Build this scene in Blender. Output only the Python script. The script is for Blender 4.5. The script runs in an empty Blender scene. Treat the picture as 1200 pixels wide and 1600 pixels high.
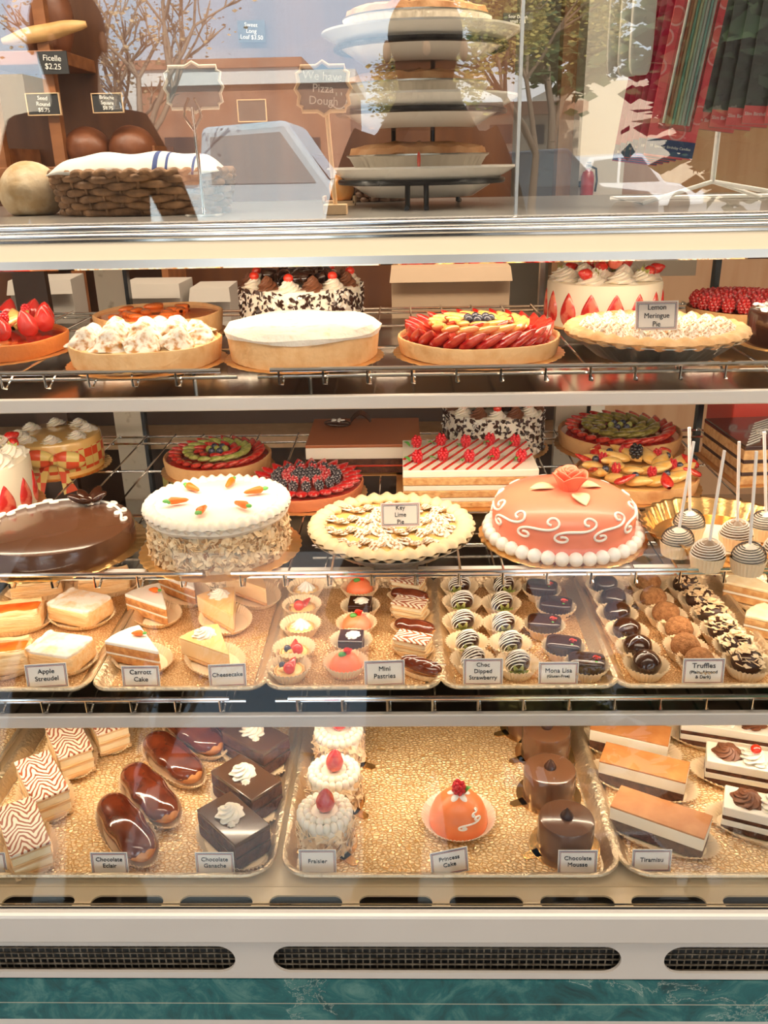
import bpy, bmesh, math, random
from math import sin, cos, pi, radians as R_, sqrt, atan2
from mathutils import Matrix, Vector, noise
C = bpy.context.scene.collection
# ---------------------------------------------------------------- camera, world, sun, lamps, exposure
F = 1353.0
CAM = Vector((0.0, 0.0, 1.5))
YAW, PITCH, ROLL = R_(1.5), R_(22.0), R_(-1.15)
RC = (Matrix.Rotation(YAW, 3, 'Z') @ Matrix.Rotation(pi/2 - PITCH, 3, 'X') @ Matrix.Rotation(ROLL, 3, 'Z'))
cd = bpy.data.cameras.new('camera'); co = bpy.data.objects.new('camera', cd); C.objects.link(co)
cd.sensor_fit = 'VERTICAL'; cd.sensor_height = 36; cd.lens = F/1600*36; cd.clip_start = .02; cd.clip_end = 300
co.matrix_world = Matrix.Translation(CAM) @ RC.to_4x4()
bpy.context.scene.camera = co
vs = bpy.context.scene.view_settings
vs.view_transform = 'Standard'; vs.look = 'None'; vs.gamma = 1; vs.use_curve_mapping = False; vs.exposure = 0.22
SKY_STRENGTH = 3.1
w = bpy.data.worlds.new('sky'); bpy.context.scene.world = w; w.use_nodes = True
nt = w.node_tree; nt.nodes.clear()
wo = nt.nodes.new('ShaderNodeOutputWorld'); wb = nt.nodes.new('ShaderNodeBackground')
tc = nt.nodes.new('ShaderNodeTexCoord'); mp = nt.nodes.new('ShaderNodeMapping'); nz = nt.nodes.new('ShaderNodeTexNoise')
cr = nt.nodes.new('ShaderNodeValToRGB')
mp.inputs['Scale'].default_value = (1.2, 1.2, 6)
nz.inputs['Scale'].default_value = 2.2; nz.inputs['Detail'].default_value = 6; nz.inputs['Distortion'].default_value = .4
cr.color_ramp.elements[0].position = .46; cr.color_ramp.elements[0].color = (.56, .73, .90, 1)
cr.color_ramp.elements[1].position = .68; cr.color_ramp.elements[1].color = (.95, .93, .9, 1)
nt.links.new(tc.outputs['Generated'], mp.inputs['Vector']); nt.links.new(mp.outputs[0], nz.inputs['Vector'])
nt.links.new(nz.outputs['Fac'], cr.inputs[0]); nt.links.new(cr.outputs[0], wb.inputs[0])
wb.inputs[1].default_value = SKY_STRENGTH; nt.links.new(wb.outputs[0], wo.inputs[0])
def lamp(name, kind, loc, energy, col, size=None, rot=(0, 0, 0)):
    l = bpy.data.lights.new(name, kind); l.energy = energy; l.color = col
    if kind == 'AREA': l.shape = 'RECTANGLE'; l.size, l.size_y = size
    if kind == 'SUN': l.angle = R_(.6)
    o = bpy.data.objects.new(name, l); o.location = loc; o.rotation_euler = rot; C.objects.link(o); return o
WARM = (1, .80, .58)
lamp('sun', 'SUN', (0, 6, 9), 9.0, (1, .93, .82), rot=(R_(-52), 0, R_(-20)))
lamp('shop_ceiling_lamp', 'AREA', (0, .35, 2.46), 44, (1, .84, .66), (3.4, .8))
lamp('case_top_fill', 'AREA', (0, 1.5, 2.46), 60, (1, .84, .66), (3.6, .2))  # fill light added overhead to brighten the goods on the case top
lamp('case_top_lamp', 'AREA', (0, 1.33, 1.372), 4.0, WARM, (2.2, .05), rot=(R_(8), 0, 0))
lamp('upper_shelf_lamp', 'AREA', (0, 1.235, 1.168), 4.2, WARM, (2.2, .03), rot=(R_(12), 0, 0))
lamp('middle_shelf_fill', 'AREA', (0, 1.135, .944), 3.6, WARM, (2.2, .02), rot=(R_(10), 0, 0))  # added fill under the wire rack, lifts the dim small trays
lamp('lower_shelf_lamp', 'AREA', (0, 1.06, .776), 10.0, WARM, (2.2, .03), rot=(R_(-6), 0, 0))

# ---------------------------------------------------------------- helpers
def ray(px, py): return RC @ Vector(((px-600)/F, (800-py)/F, -1))
def proj(p):
    v = RC.transposed() @ (Vector(p)-CAM); return 600 - F*v.x/v.z, 800 + F*v.y/v.z
def at_z(px, py, z):
    r = ray(px, py); t = (z-CAM.z)/r.z; return CAM + r*t
def at_y(px, py, y):
    r = ray(px, py); t = (y-CAM.y)/r.y; return CAM + r*t
def solve_x(px, y, z):
    a = proj((0, y, z))[0]; x = 0
    for _ in range(4):
        b = proj((x, y, z))[0]; c = proj((x+.01, y, z))[0]; x += (px-b)/(c-b)*.01
    return x
def place(px, py, z, r=0):
    """front-of-base pixel on the plane z, centre r behind it"""
    y = at_z(px, py, z).y + r
    return Vector((solve_x(px, y, z), y, z))
def mpp(y, z): return -(RC.transposed() @ (Vector((0, y, z))-CAM)).z/F
MIR = 1.195                      # plane of the upright glass
def mirror_at(px, py, Y):
    r = ray(px, py); t = (MIR-CAM.y)/r.y; h = CAM + r*t; s = (MIR-Y)/r.y
    return Vector((h.x + r.x*s, Y, h.z + r.z*s))

MATS = {}
def mat(name, col, rough=.5, metal=0, col2=None, scale=20, lo=.35, hi=.65, bump=0, bscale=60, coat=0, sss=0, emit=0, kind='noise', stretch=(1, 1, 1), trans=0, alpha=1, detail=4):
    if name in MATS: return MATS[name]
    m = bpy.data.materials.new(name); m.use_nodes = True; n = m.node_tree; b = n.nodes['Principled BSDF']
    def c4(c): return (c[0], c[1], c[2], 1)
    b.inputs['Base Color'].default_value = c4(col); b.inputs['Roughness'].default_value = rough; b.inputs['Metallic'].default_value = metal
    if coat: b.inputs['Coat Weight'].default_value = coat; b.inputs['Coat Roughness'].default_value = .08
    if sss: b.inputs['Subsurface Weight'].default_value = sss; b.inputs['Subsurface Radius'].default_value = (.01, .006, .003); b.inputs['Subsurface Scale'].default_value = 1
    if trans: b.inputs['Transmission Weight'].default_value = trans
    if alpha < 1: b.inputs['Alpha'].default_value = alpha
    if emit: b.inputs['Emission Color'].default_value = c4(col); b.inputs['Emission Strength'].default_value = emit
    t = n.nodes.new('ShaderNodeTexCoord'); mp = n.nodes.new('ShaderNodeMapping'); mp.inputs['Scale'].default_value = stretch
    n.links.new(t.outputs['Object'], mp.inputs[0])
    if col2 is not None:
        if kind == 'voronoi':
            x = n.nodes.new('ShaderNodeTexVoronoi'); x.feature = 'DISTANCE_TO_EDGE'; out = x.outputs['Distance']
        elif kind == 'wave':
            x = n.nodes.new('ShaderNodeTexWave'); x.inputs['Distortion'].default_value = 3; x.inputs['Detail'].default_value = 2; out = x.outputs['Fac']
        else:
            x = n.nodes.new('ShaderNodeTexNoise'); x.inputs['Detail'].default_value = detail; out = x.outputs['Fac']
        x.inputs['Scale'].default_value = scale; n.links.new(mp.outputs[0], x.inputs['Vector'])
        r = n.nodes.new('ShaderNodeValToRGB'); r.color_ramp.elements[0].position = lo; r.color_ramp.elements[1].position = hi
        r.color_ramp.elements[0].color = c4(col); r.color_ramp.elements[1].color = c4(col2)
        n.links.new(out, r.inputs[0]); n.links.new(r.outputs[0], b.inputs['Base Color'])
    if bump:
        if kind == 'voronoi': x = n.nodes.new('ShaderNodeTexVoronoi'); x.feature = 'DISTANCE_TO_EDGE'; o = x.outputs['Distance']
        else: x = n.nodes.new('ShaderNodeTexNoise'); x.inputs['Detail'].default_value = 3; o = x.outputs['Fac']
        x.inputs['Scale'].default_value = bscale; n.links.new(mp.outputs[0], x.inputs['Vector'])
        bp = n.nodes.new('ShaderNodeBump'); bp.inputs['Strength'].default_value = bump; bp.inputs['Distance'].default_value = .004
        n.links.new(o, bp.inputs['Height']); n.links.new(bp.outputs[0], b.inputs['Normal'])
    MATS[name] = m; return m
def glass_mat(name, ior, tint=(.97, .98, .97)):
    m = bpy.data.materials.new(name); m.use_nodes = True; n = m.node_tree; n.nodes.clear()
    o = n.nodes.new('ShaderNodeOutputMaterial'); mx = n.nodes.new('ShaderNodeMixShader'); tr = n.nodes.new('ShaderNodeBsdfTransparent')
    gl = n.nodes.new('ShaderNodeBsdfGlossy'); fr = n.nodes.new('ShaderNodeFresnel')
    fr.inputs[0].default_value = ior; gl.inputs['Roughness'].default_value = 0; tr.inputs[0].default_value = (*tint, 1)
    n.links.new(fr.outputs[0], mx.inputs[0]); n.links.new(tr.outputs[0], mx.inputs[1]); n.links.new(gl.outputs[0], mx.inputs[2]); n.links.new(mx.outputs[0], o.inputs[0])
    return m

class G:
    def __init__(s): s.v = []; s.f = []
    def add(s, v, f, M=None):
        k = len(s.v)
        if M is not None: v = [M @ Vector(p) for p in v]
        s.v += [tuple(p) for p in v]; s.f += [tuple(i+k for i in q) for q in f]; return s
    def box(s, c, d, rz=0, M=None):
        x, y, z = d[0]/2, d[1]/2, d[2]/2
        v = [(-x,-y,-z),(x,-y,-z),(x,y,-z),(-x,y,-z),(-x,-y,z),(x,-y,z),(x,y,z),(-x,y,z)]
        f = [(0,3,2,1),(4,5,6,7),(0,1,5,4),(1,2,6,5),(2,3,7,6),(3,0,4,7)]
        T = Matrix.Translation(c) @ Matrix.Rotation(rz, 4, 'Z')
        return s.add(v, f, (M @ T) if M is not None else T)
    def lathe(s, prof, n=32, fn=None, M=None, cap=True):
        v = []; f = []
        for j, (r, z) in enumerate(prof):
            for i in range(n):
                a = 2*pi*i/n; rr, zz, aa = (r, z, a) if fn is None else fn(r, z, a, j)
                v.append((rr*cos(aa), rr*sin(aa), zz))
        for j in range(len(prof)-1):
            for i in range(n):
                k = (i+1) % n; f.append((j*n+i, j*n+k, (j+1)*n+k, (j+1)*n+i))
        if cap:
            if prof[0][0] > 1e-6: f.append(tuple(reversed(range(n))))
            if prof[-1][0] > 1e-6: f.append(tuple((len(prof)-1)*n+i for i in range(n)))
        return s.add(v, f, M)
    def ball(s, c=(0,0,0), d=(1,1,1), n=16, m=10, fn=None, M=None):
        T = Matrix.Translation(c) @ Matrix.Diagonal((d[0], d[1], d[2], 1))
        if M is not None: T = M @ T
        return s.lathe([(max(sin(pi*j/m), 1e-4)*1, -cos(pi*j/m)) for j in range(m+1)], n, fn, T, cap=False)
    def tube(s, pts, r, n=8, closed=False, M=None):
        P = [Vector(p) for p in pts]; N = len(P); v = []; f = []; prev = None
        for i in range(N):
            a = P[(i-1) % N] if (closed or i > 0) else P[i]; b = P[(i+1) % N] if (closed or i < N-1) else P[i]
            t = (b-a); t = t.normalized() if t.length > 1e-9 else Vector((0, 0, 1))
            if prev is None: u = t.cross(Vector((0, 0, 1))); u = u.normalized() if u.length > .05 else t.cross(Vector((1, 0, 0))).normalized()
            else: u = (prev - t*prev.dot(t)); u = u.normalized() if u.length > 1e-6 else prev
            prev = u; q = t.cross(u); rr = r[i] if isinstance(r, (list, tuple)) else r
            for k in range(n):
                an = 2*pi*k/n; p = P[i] + (u*cos(an)+q*sin(an))*rr; v.append(tuple(p))
        for i in range(N if closed else N-1):
            j = (i+1) % N
            for k in range(n): l = (k+1) % n; f.append((i*n+k, i*n+l, j*n+l, j*n+k))
        if not closed: f.append(tuple(reversed(range(n)))); f.append(tuple((N-1)*n+k for k in range(n)))
        return s.add(v, f, M)
    def grid(s, fn, nu, nv, M=None, closeu=False):
        v = [fn(i/(nu-(0 if closeu else 1)), j/(nv-1)) for j in range(nv) for i in range(nu)]; f = []
        for j in range(nv-1):
            for i in range(nu if closeu else nu-1):
                k = (i+1) % nu; f.append((j*nu+i, j*nu+k, (j+1)*nu+k, (j+1)*nu+i))
        return s.add(v, f, M)
    def prism(s, poly, z0, z1, M=None):
        n = len(poly); v = [(x, y, z0) for x, y in poly]+[(x, y, z1) for x, y in poly]
        f = [tuple(reversed(range(n))), tuple(range(n, 2*n))]+[(i, (i+1) % n, n+(i+1) % n, n+i) for i in range(n)]
        return s.add(v, f, M)
    def mesh(s, name, m, smooth=True, ang=40):
        me = bpy.data.meshes.new(name); me.from_pydata(s.v, [], s.f); me.validate()
        if m is not None: me.materials.append(m)
        bm = bmesh.new(); bm.from_mesh(me); bmesh.ops.recalc_face_normals(bm, faces=bm.faces)
        if smooth:
            for fc in bm.faces: fc.smooth = True
            for e in bm.edges:
                if len(e.link_faces) == 2 and e.calc_face_angle(0) > R_(ang): e.smooth = False
        bm.to_mesh(me); bm.free(); return me
MESH = {}
def cm(key, fn, m, smooth=True, ang=40):
    k = (key, m.name if m else None)
    if k not in MESH: MESH[k] = fn().mesh(key if isinstance(key, str) else key[0], m, smooth, ang)
    return MESH[k]
def part(name, me, parent=None, loc=(0,0,0), rot=(0,0,0), sc=1, label=None, bevel=0, solid=0):
    o = bpy.data.objects.new(name, me); C.objects.link(o)
    if parent is not None: o.parent = parent
    o.location = loc; o.rotation_euler = rot; o.scale = (sc, sc, sc) if isinstance(sc, (int, float)) else sc
    if label: o['label'] = label
    if solid: md = o.modifiers.new('s', 'SOLIDIFY'); md.thickness = solid; md.offset = 0
    if bevel: md = o.modifiers.new('b', 'BEVEL'); md.width = bevel; md.segments = 2; md.limit_method = 'ANGLE'
    return o
def pg(name, g, m, parent=None, smooth=True, ang=40, **k): return part(name, g.mesh(name, m, smooth, ang), parent, **k)
def tag(o, label, cat, group=None, kind=None):
    if not 4 <= len(label.replace('-', ' ').split()) <= 16: print('LABEL', len(label.split()), label)
    o['label'] = label; o['category'] = cat
    if group: o['group'] = group
    if kind: o['kind'] = kind
    return o
def thing(name, label, cat, loc=(0,0,0), rz=0, group=None, kind=None):
    o = bpy.data.objects.new(name, None); C.objects.link(o); o.empty_display_size = .05
    o.location = loc; o.rotation_euler = (0, 0, rz); return tag(o, label, cat, group, kind)
def struct(name, g, m, label=None, smooth=False):
    o = pg(name, g, m, smooth=smooth); o['kind'] = 'structure'; o['label'] = label or name.replace('_', ' '); return o
def copy_tree(o, parent=None):
    c = o.copy(); C.objects.link(c); c.parent = parent
    for ch in list(o.children): copy_tree(ch, c)
    return c
TXT = {}
def text_mesh(s, size, m, ext=.0004, space=1.0):
    k = (s, size, m.name)
    if k in TXT: return TXT[k]
    cu = bpy.data.curves.new('lettering', 'FONT'); cu.body = s; cu.size = size; cu.align_x = 'CENTER'; cu.align_y = 'CENTER'; cu.extrude = ext; cu.resolution_u = 3; cu.space_line = space
    o = bpy.data.objects.new('lettering_source', cu); C.objects.link(o)
    bpy.context.view_layer.update(); dg = bpy.context.evaluated_depsgraph_get()
    me = bpy.data.meshes.new_from_object(o.evaluated_get(dg)); bpy.data.objects.remove(o); bpy.data.curves.remove(cu)
    me.name = 'lettering'; me.materials.clear(); me.materials.append(m); TXT[k] = me; return me
def holed_plate(outer, holes, thick, m, name='plate'):
    """flat plate in xy with holes; lists of (x,y) loops"""
    cu = bpy.data.curves.new('c', 'CURVE'); cu.dimensions = '2D'; cu.fill_mode = 'BOTH'; cu.extrude = thick/2
    for lp in [outer]+holes:
        sp = cu.splines.new('POLY'); sp.points.add(len(lp)-1)
        for q, (x, y) in zip(sp.points, lp): q.co = (x, y, 0, 1)
        sp.use_cyclic_u = True
    o = bpy.data.objects.new('c', cu); C.objects.link(o); bpy.context.view_layer.update()
    me = bpy.data.meshes.new_from_object(o.evaluated_get(bpy.context.evaluated_depsgraph_get())); bpy.data.objects.remove(o); bpy.data.curves.remove(cu)
    me.name = name; me.materials.clear(); me.materials.append(m); return me
def obround(cx, cy, w, h, n=10, rr=None):
    r = h/2 if rr is None else rr
    P = []
    for sx, sy, a0 in ((1, -1, -pi/2), (1, 1, 0), (-1, 1, pi/2), (-1, -1, pi)):
        for i in range(n+1):
            a = a0 + pi/2*i/n; P.append((cx+sx*(w/2-r)+r*cos(a), cy+sy*(h/2-r)+r*sin(a)))
    return P
rnd = random.Random(7)

# ---------------------------------------------------------------- materials
steel = mat('brushed_steel', (.62, .6, .57), .32, 1, bump=.05, bscale=200)
chrome = mat('chrome', (.8, .78, .75), .12, 1)
alum = mat('aluminium_panel', (.70, .65, .60), .42, .25, (.76, .71, .66), 3)
dkmetal = mat('black_metal', (.015, .015, .017), .25)
creamp = mat('cream_enamel', (.66, .57, .42), .3)
white = mat('white_paint', (.82, .8, .76), .5)
glass_up = glass_mat('window_glass', 2.0)
glass_low = glass_mat('case_glass', 1.27, (.985, .985, .98))
# ================================================================ SETTING
wallm = mat('shop_wall_paint', (.62, .55, .45), .7, col2=(.68, .61, .5), scale=2)
woodwall = mat('wood_panelling', (.075, .023, .007), .45, col2=(.13, .045, .013), scale=3, stretch=(6, 6, .5), bump=.1, bscale=8)
struct('floor', G().box((0, .9, -.02), (8, 7.8, .04)), mat('shop_floor', (.35, .3, .25), .5))
struct('ceiling', G().box((0, 1.25, 2.6), (8, 8.5, .1)), mat('shop_ceiling', (.7, .66, .6), .8))
struct('wall_left', G().box((-3.9, .9, 1.3), (.1, 7.8, 2.6)), wallm)
struct('wall_right', G().box((3.9, .9, 1.3), (.1, 7.8, 2.6)), wallm)
struct('wall_back', G().box((0, 4.85, 1.3), (7.8, .1, 2.6)), wallm)
struct('trim_1', G().box((0, -2.97, 2.62), (8, .12, .22)), white, 'header beam over the open shop front')
# ================================================================ DISPLAY CASE
ZT, Z1, Z2, Z3, Z0 = 1.43, 1.225, .955, .815, .60
XW = 1.25
caselab = 'long glass-fronted refrigerated pastry display case with cream trim and green marble base'
case = thing('display_case', caselab, 'display case', (0, 1.2, 0))
def cp(name, g, m, **k):
    o = pg(name, g, m, case, **k); o.location = (0, -1.2, 0); return o
# top
cp('top_panel', G().box((0, 1.54, ZT-.008), (2*XW, .68, .016)), steel, smooth=False)
g = G()
for (y, z, r) in ((1.187, ZT-.004, .006), (1.183, ZT-.0135, .0045)):
    g.tube([(-XW, y, z), (XW, y, z)], r, 10)
g.box((0, 1.19, ZT-.013), (2*XW, .012, .016))
cp('chrome_rail', g, chrome)
cp('fascia', G().add([(-XW,1.188,1.415),(XW,1.188,1.415),(XW,1.176,1.387),(-XW,1.176,1.387),(-XW,1.2,1.415),(XW,1.2,1.415),(XW,1.2,1.387),(-XW,1.2,1.387)],
   [(0,3,2,1),(4,5,6,7),(0,1,5,4),(3,7,6,2),(0,4,7,3),(1,2,6,5)]), creamp, smooth=False)
cp('trim_strip', G().box((0, 1.178, 1.381), (2*XW, .014, .012)), mat('pale_aluminium', (.75, .76, .76), .25, .6), smooth=False)
cp('lamp_housing', G().box((0, 1.33, 1.395), (2.3, .09, .035)), white, smooth=False)
# glass panes: slanted lower front, upright upper front
th = atan2(.316, .77)
Mx = Matrix.Translation((0, (.852+1.168)/2, (.606+1.376)/2)) @ Matrix.Rotation(-th, 4, 'X')
L = sqrt(.316**2+.77**2)
cp('front_glass', G().box((0, 0, 0), (2*XW, .005, L), M=Mx), glass_low, smooth=False, label='sloping clear front glass')
xj = solve_x(814, MIR, 1.6)
for a, b in ((-XW, xj-.0015), (xj+.0015, XW)):
    cp('upper_glass', G().box(((a+b)/2, MIR+.004, ZT+.42), (b-a, .006, .84)), glass_up, smooth=False, label='upright clear glass panel on top, mirroring the street')
cp('glass_clip', G().box((xj, MIR+.004, ZT+.42), (.004, .008, .84)), steel, smooth=False)
# steel trays below racks 1 and 3
shelfm = mat('polished_shelf', (.50, .48, .45), .16, 1)
for zz, yf in ((1.197, 1.2), (.793, 1.012)):
    cp('shelf_plate', G().box((0, (yf+1.84)/2, zz-.006), (2*XW, 1.84-yf, .008)), shelfm, smooth=False)
    cp('shelf_edge', G().box((0, yf-.004, zz-.011), (2*XW, .01, .02)), alum, smooth=False, bevel=.002)
cp('added_fill_strip', G().box((0, 1.135, .9475), (2.2, .022, .006)), white, smooth=False)  # made-up strip, only there to house the added fill light
cp('shelf_underside', G().box((0, 1.04, .777), (2*XW, .05, .012)), creamp, smooth=False)
# deck and front lower panels
ledgem = mat('warm_cream_enamel', (.86, .70, .46), .35)
cp('deck', G().box((0, 1.37, Z0-.012), (2*XW, .96, .018)), ledgem, smooth=False)
holes = []; W = .0965
x0 = solve_x(200, .863, .592)
for i in range(-9, 12): holes.append(obround(x0+i*.1185, 0, W, .024, 8))
me = holed_plate([(-XW, -.022), (XW, -.022), (XW, .026), (-XW, .026)], holes, .003, ledgem, 'slotted_ledge')
part('slotted_ledge', me, case, (0, .861-1.2, .598))
cp('duct', G().box((0, .877, .560), (2*XW, .05, .04)), mat('dark_duct', (.16, .1, .045), .7), smooth=False)
cp('glass_channel', G().box((0, .849, .598), (2*XW, .004, .012)), creamp, smooth=False)
cp('seal', G().box((0, .8455, .6045), (2*XW, .003, .004)), dkmetal, smooth=False)
cp('bumper_panel', G().box((0, .84, .5815), (2*XW, .016, .05)), alum, smooth=False, bevel=.005)
# vent panel
zt, zb = .557, .487
y0 = .842
def xs(px, z): return solve_x(px, y0, z)
zc = .5215
hz = .047
vh = [obround((xs(a, zc)+xs(b, zc))/2, 0, xs(b, zc)-xs(a, zc), hz, 8) for a, b in ((-170, 368), (427, 970), (1037, 1580))]
me = holed_plate([(-XW, zb-zc), (XW, zb-zc), (XW, zt-zc), (-XW, zt-zc)], vh, .004, alum, 'vent_panel')
part('vent_panel', me, case, (0, y0-1.2, zc), (pi/2, 0, 0))
g = G(); rv = .0009
gm = mat('rusty_mesh', (.10, .075, .05), .6, .3, (.28, .23, .17), 60)
n = int(2*XW/.0095)
for i in range(n): x = -XW+i*.0095; g.box((x, y0+.009, zc), (.0016, .0016, .062))
for j in range(7): g.box((0, y0+.0075, zc-.029+j*.0097), (2*XW, .0016, .0016))
cp('vent_mesh', g, gm, smooth=False)
cp('vent_cavity', G().box((0, y0+.04, zc), (2*XW, .02, .07)), mat('black_filter', (.012, .012, .012), .7, col2=(.12, .11, .1), scale=150, lo=.58, hi=.75), smooth=False)
# marble
mm = bpy.data.materials.new('green_marble'); mm.use_nodes = True; n_ = mm.node_tree; b_ = n_.nodes['Principled BSDF']
t_ = n_.nodes.new('ShaderNodeTexCoord'); a1 = n_.nodes.new('ShaderNodeTexNoise'); a1.inputs['Scale'].default_value = 14; a1.inputs['Detail'].default_value = 8; a1.inputs['Distortion'].default_value = 1.6; a1.inputs['Roughness'].default_value = .7
r1 = n_.nodes.new('ShaderNodeValToRGB'); e = r1.color_ramp.elements; e[0].position = .3; e[0].color = (.004, .045, .055, 1); e[1].position = .74; e[1].color = (.13, .30, .27, 1)
q = r1.color_ramp.elements.new(.5); q.color = (.012, .135, .145, 1)
a2 = n_.nodes.new('ShaderNodeTexVoronoi'); a2.feature = 'DISTANCE_TO_EDGE'; a2.inputs['Scale'].default_value = 3
a3 = n_.nodes.new('ShaderNodeMapping'); a3.inputs['Scale'].default_value = (1, 1, 2.5); a4 = n_.nodes.new('ShaderNodeMixRGB'); a4.inputs[0].default_value = .25
r2 = n_.nodes.new('ShaderNodeValToRGB'); r2.color_ramp.elements[0].color = (1, 1, 1, 1); r2.color_ramp.elements[1].color = (0, 0, 0, 1); r2.color_ramp.elements[1].position = .006
mxx = n_.nodes.new('ShaderNodeMixRGB'); mxx.inputs[2].default_value = (.5, .6, .52, 1)
n_.links.new(t_.outputs['Object'], a3.inputs[0]); n_.links.new(t_.outputs['Object'], a1.inputs[0]); n_.links.new(a1.outputs['Fac'], r1.inputs[0])
n_.links.new(a3.outputs[0], a4.inputs[1]); n_.links.new(a1.outputs['Color'], a4.inputs[2]); n_.links.new(a4.outputs[0], a2.inputs[0])
n_.links.new(a2.outputs['Distance'], r2.inputs[0]); n_.links.new(r2.outputs[0], mxx.inputs[0]); n_.links.new(r1.outputs[0], mxx.inputs[1]); n_.links.new(mxx.outputs[0], b_.inputs['Base Color'])
b_.inputs['Roughness'].default_value = .25
for za, zb_ in ((.4845, .4405), (.4385, .408)):
    cp('marble_panel', G().box((0, .846, (za+zb_)/2), (2*XW, .012, za-zb_)), mm, smooth=False)
cp('marble_seam', G().box((0, .8465, .4395), (2*XW, .012, .002)), creamp, smooth=False)
cp('kick_panel', G().box((0, .85, .204), (2*XW, .02, .408)), alum, smooth=False)
cp('case_body', G().box((0, 1.36, .3), (2*XW, .99, .56)), mat('dark_body', (.06, .055, .05), .6), smooth=False)
cp('rear_sill', G().box((0, 1.87, .60), (2*XW, .04, .06)), creamp, smooth=False)
cp('rear_header', G().box((0, 1.87, 1.4), (2*XW, .04, .05)), steel, smooth=False)
for s in (-1, 1): cp('side_panel', G().box((s*(XW+.01), 1.37, 1.0), (.02, 1.02, .86)), glass_low, smooth=False)
# rear sliding doors
rear = 1.87
stw = mat('worn_white_paint', (.72, .65, .52), .5, col2=(.5, .42, .3), scale=40, lo=.62, hi=.72)
for (pa, pb) in ((140, 186), (884, 936)):
    xa, xb = solve_x(pa, rear, 1.38), solve_x(pb, rear, 1.38)
    cp('door_stile', G().box(((xa+xb)/2, rear, 1.0), (xb-xa, .022, .78)), stw, smooth=False)
    cp('door_gasket', G().box((xb+.004, rear-.004, 1.0), (.008, .02, .78)), dkmetal, smooth=False)
for pa in (1128,): 
    xa = solve_x(pa, rear, 1.38); cp('door_gasket', G().box((xa, rear-.004, 1.0), (.012, .02, .78)), dkmetal, smooth=False)
for pa in (850,):
    xa = solve_x(pa, rear, 1.38); cp('door_frame', G().box((xa, rear-.004, 1.0), (.01, .02, .78)), steel, smooth=False)
xa = solve_x(98, rear, .95)
cp('door_frame', G().box((xa-.02, rear+.01, 1.0), (.07, .02, .78)), mat('brown_door_frame', (.09, .04, .02), .4), smooth=False)
# wire racks
def wire_rack(label, x0, x1, y0, y1, z, drop, seed=0):
    t = thing('wire_rack', label, 'rack', ((x0+x1)/2, y0, z), group=None)
    ox, oy, oz = -(x0+x1)/2, -y0, -z; T = Matrix.Translation((ox, oy, oz))
    g = G(); g.tube([(x0, y0, z+.009), (x1, y0, z+.009)], .0033, 8, M=T); g.tube([(x0-.02, y0+.014, z-.004), (x1+.02, y0+.014, z-.004)], .0026, 8, M=T)
    pg('front_rail', g, chrome, t)
    g = G(); nx = int((x1-x0)/.062)
    for i in range(nx+1):
        x = x0+.012+i*.062
        if x > x1-.004: break
        g.tube([(x, y0, z+.009), (x, y0+.001, z-.012), (x+.004, y0+.004, z-.0135), (x+.004, y0+.03, z-.0022), (x+.004, y1, z-.0022)], .0018, 6, M=T)
    pg('grid_wire', g, chrome, t)
    g = G()
    for y in (y0+(y1-y0)*.36, y0+(y1-y0)*.68, y1-.05, y1): g.tube([(x0-.02, y, z-.0065), (x1+.02, y, z-.0065)], .0026, 8, M=T)
    pg('cross_rod', g, chrome, t)
    for x in (x0+.05, x1-.05):
        for y in (y0+.05, y1-.03): pg('rack_leg', G().tube([(x, y, z-.006), (x, y, z-drop)], .003, 6, M=T), chrome, t)
    return t
xa, xb = solve_x(345, 1.19, Z1), solve_x(422, 1.19, Z1)
wire_rack('chrome wire rack on the top shelf, left section under the meringue tart', -1.2, xa, 1.192, 1.82, Z1, .034)
wire_rack('chrome wire rack on the top shelf, right section under the lemon meringue pie', xb, 1.2, 1.192, 1.82, Z1, .034)
xa, xb = solve_x(318, 1.1, Z2), solve_x(362, 1.1, Z2)
r1_ = wire_rack('chrome wire rack of the middle shelf, left section under the dark chocolate cake', -1.2, xa, 1.10, 1.82, Z2, .01)
r2_ = wire_rack('chrome wire rack of the middle shelf, right section under the peach princess cake', xb, 1.2, 1.10, 1.82, Z2, .01)
xa, xb = solve_x(358, 1.0, Z3), solve_x(450, 1.0, Z3)
wire_rack('chrome wire rack under the small trays, left section below the carrot cake slices', -1.2, xa, 1.003, 1.6, Z3-.004, .018)
wire_rack('chrome wire rack under the small trays, right section below the truffles', xb, 1.2, 1.003, 1.6, Z3-.004, .018)
# rear uprights with brackets carrying the middle rack
for x in (-1.15, 1.15): cp('shelf_standard', G().box((x, 1.835, 1.0), (.03, .012, .78)).box((x, 1.47, Z2-.018), (.012, .74, .018)), steel, smooth=False)
# ================================================================ FOOD MATERIALS
cream = mat('whipped_cream', (.88, .81, .69), .45, sss=.15)
crustm = mat('baked_crust', (.80, .47, .20), .6, col2=(.62, .27, .09), scale=30, lo=.45, hi=.75, bump=.4, bscale=140)
crustp = mat('pale_crust', (.82, .52, .25), .6, col2=(.70, .36, .13), scale=40, lo=.45, hi=.75, bump=.4, bscale=120)
cakebd = mat('gold_cake_board', (.72, .40, .14), .3, .7, bump=.2, bscale=150)
goldfoil = mat('gold_foil', (.85, .52, .20), .22, .9, bump=.15, bscale=90)
silver = mat('foil_pan', (.72, .68, .62), .28, .95, bump=.25, bscale=120)
choc = mat('glossy_chocolate', (.045, .014, .007), .16, coat=.6)
chocm = mat('matte_chocolate', (.062, .02, .010), .38, col2=(.035, .011, .006), scale=25)
glaze = mat('milk_chocolate_glaze', (.16, .06, .025), .18, coat=.5)
ecl = mat('eclair_glaze', (.10, .018, .008), .1, coat=1, col2=(.2, .04, .015), scale=30)
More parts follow.
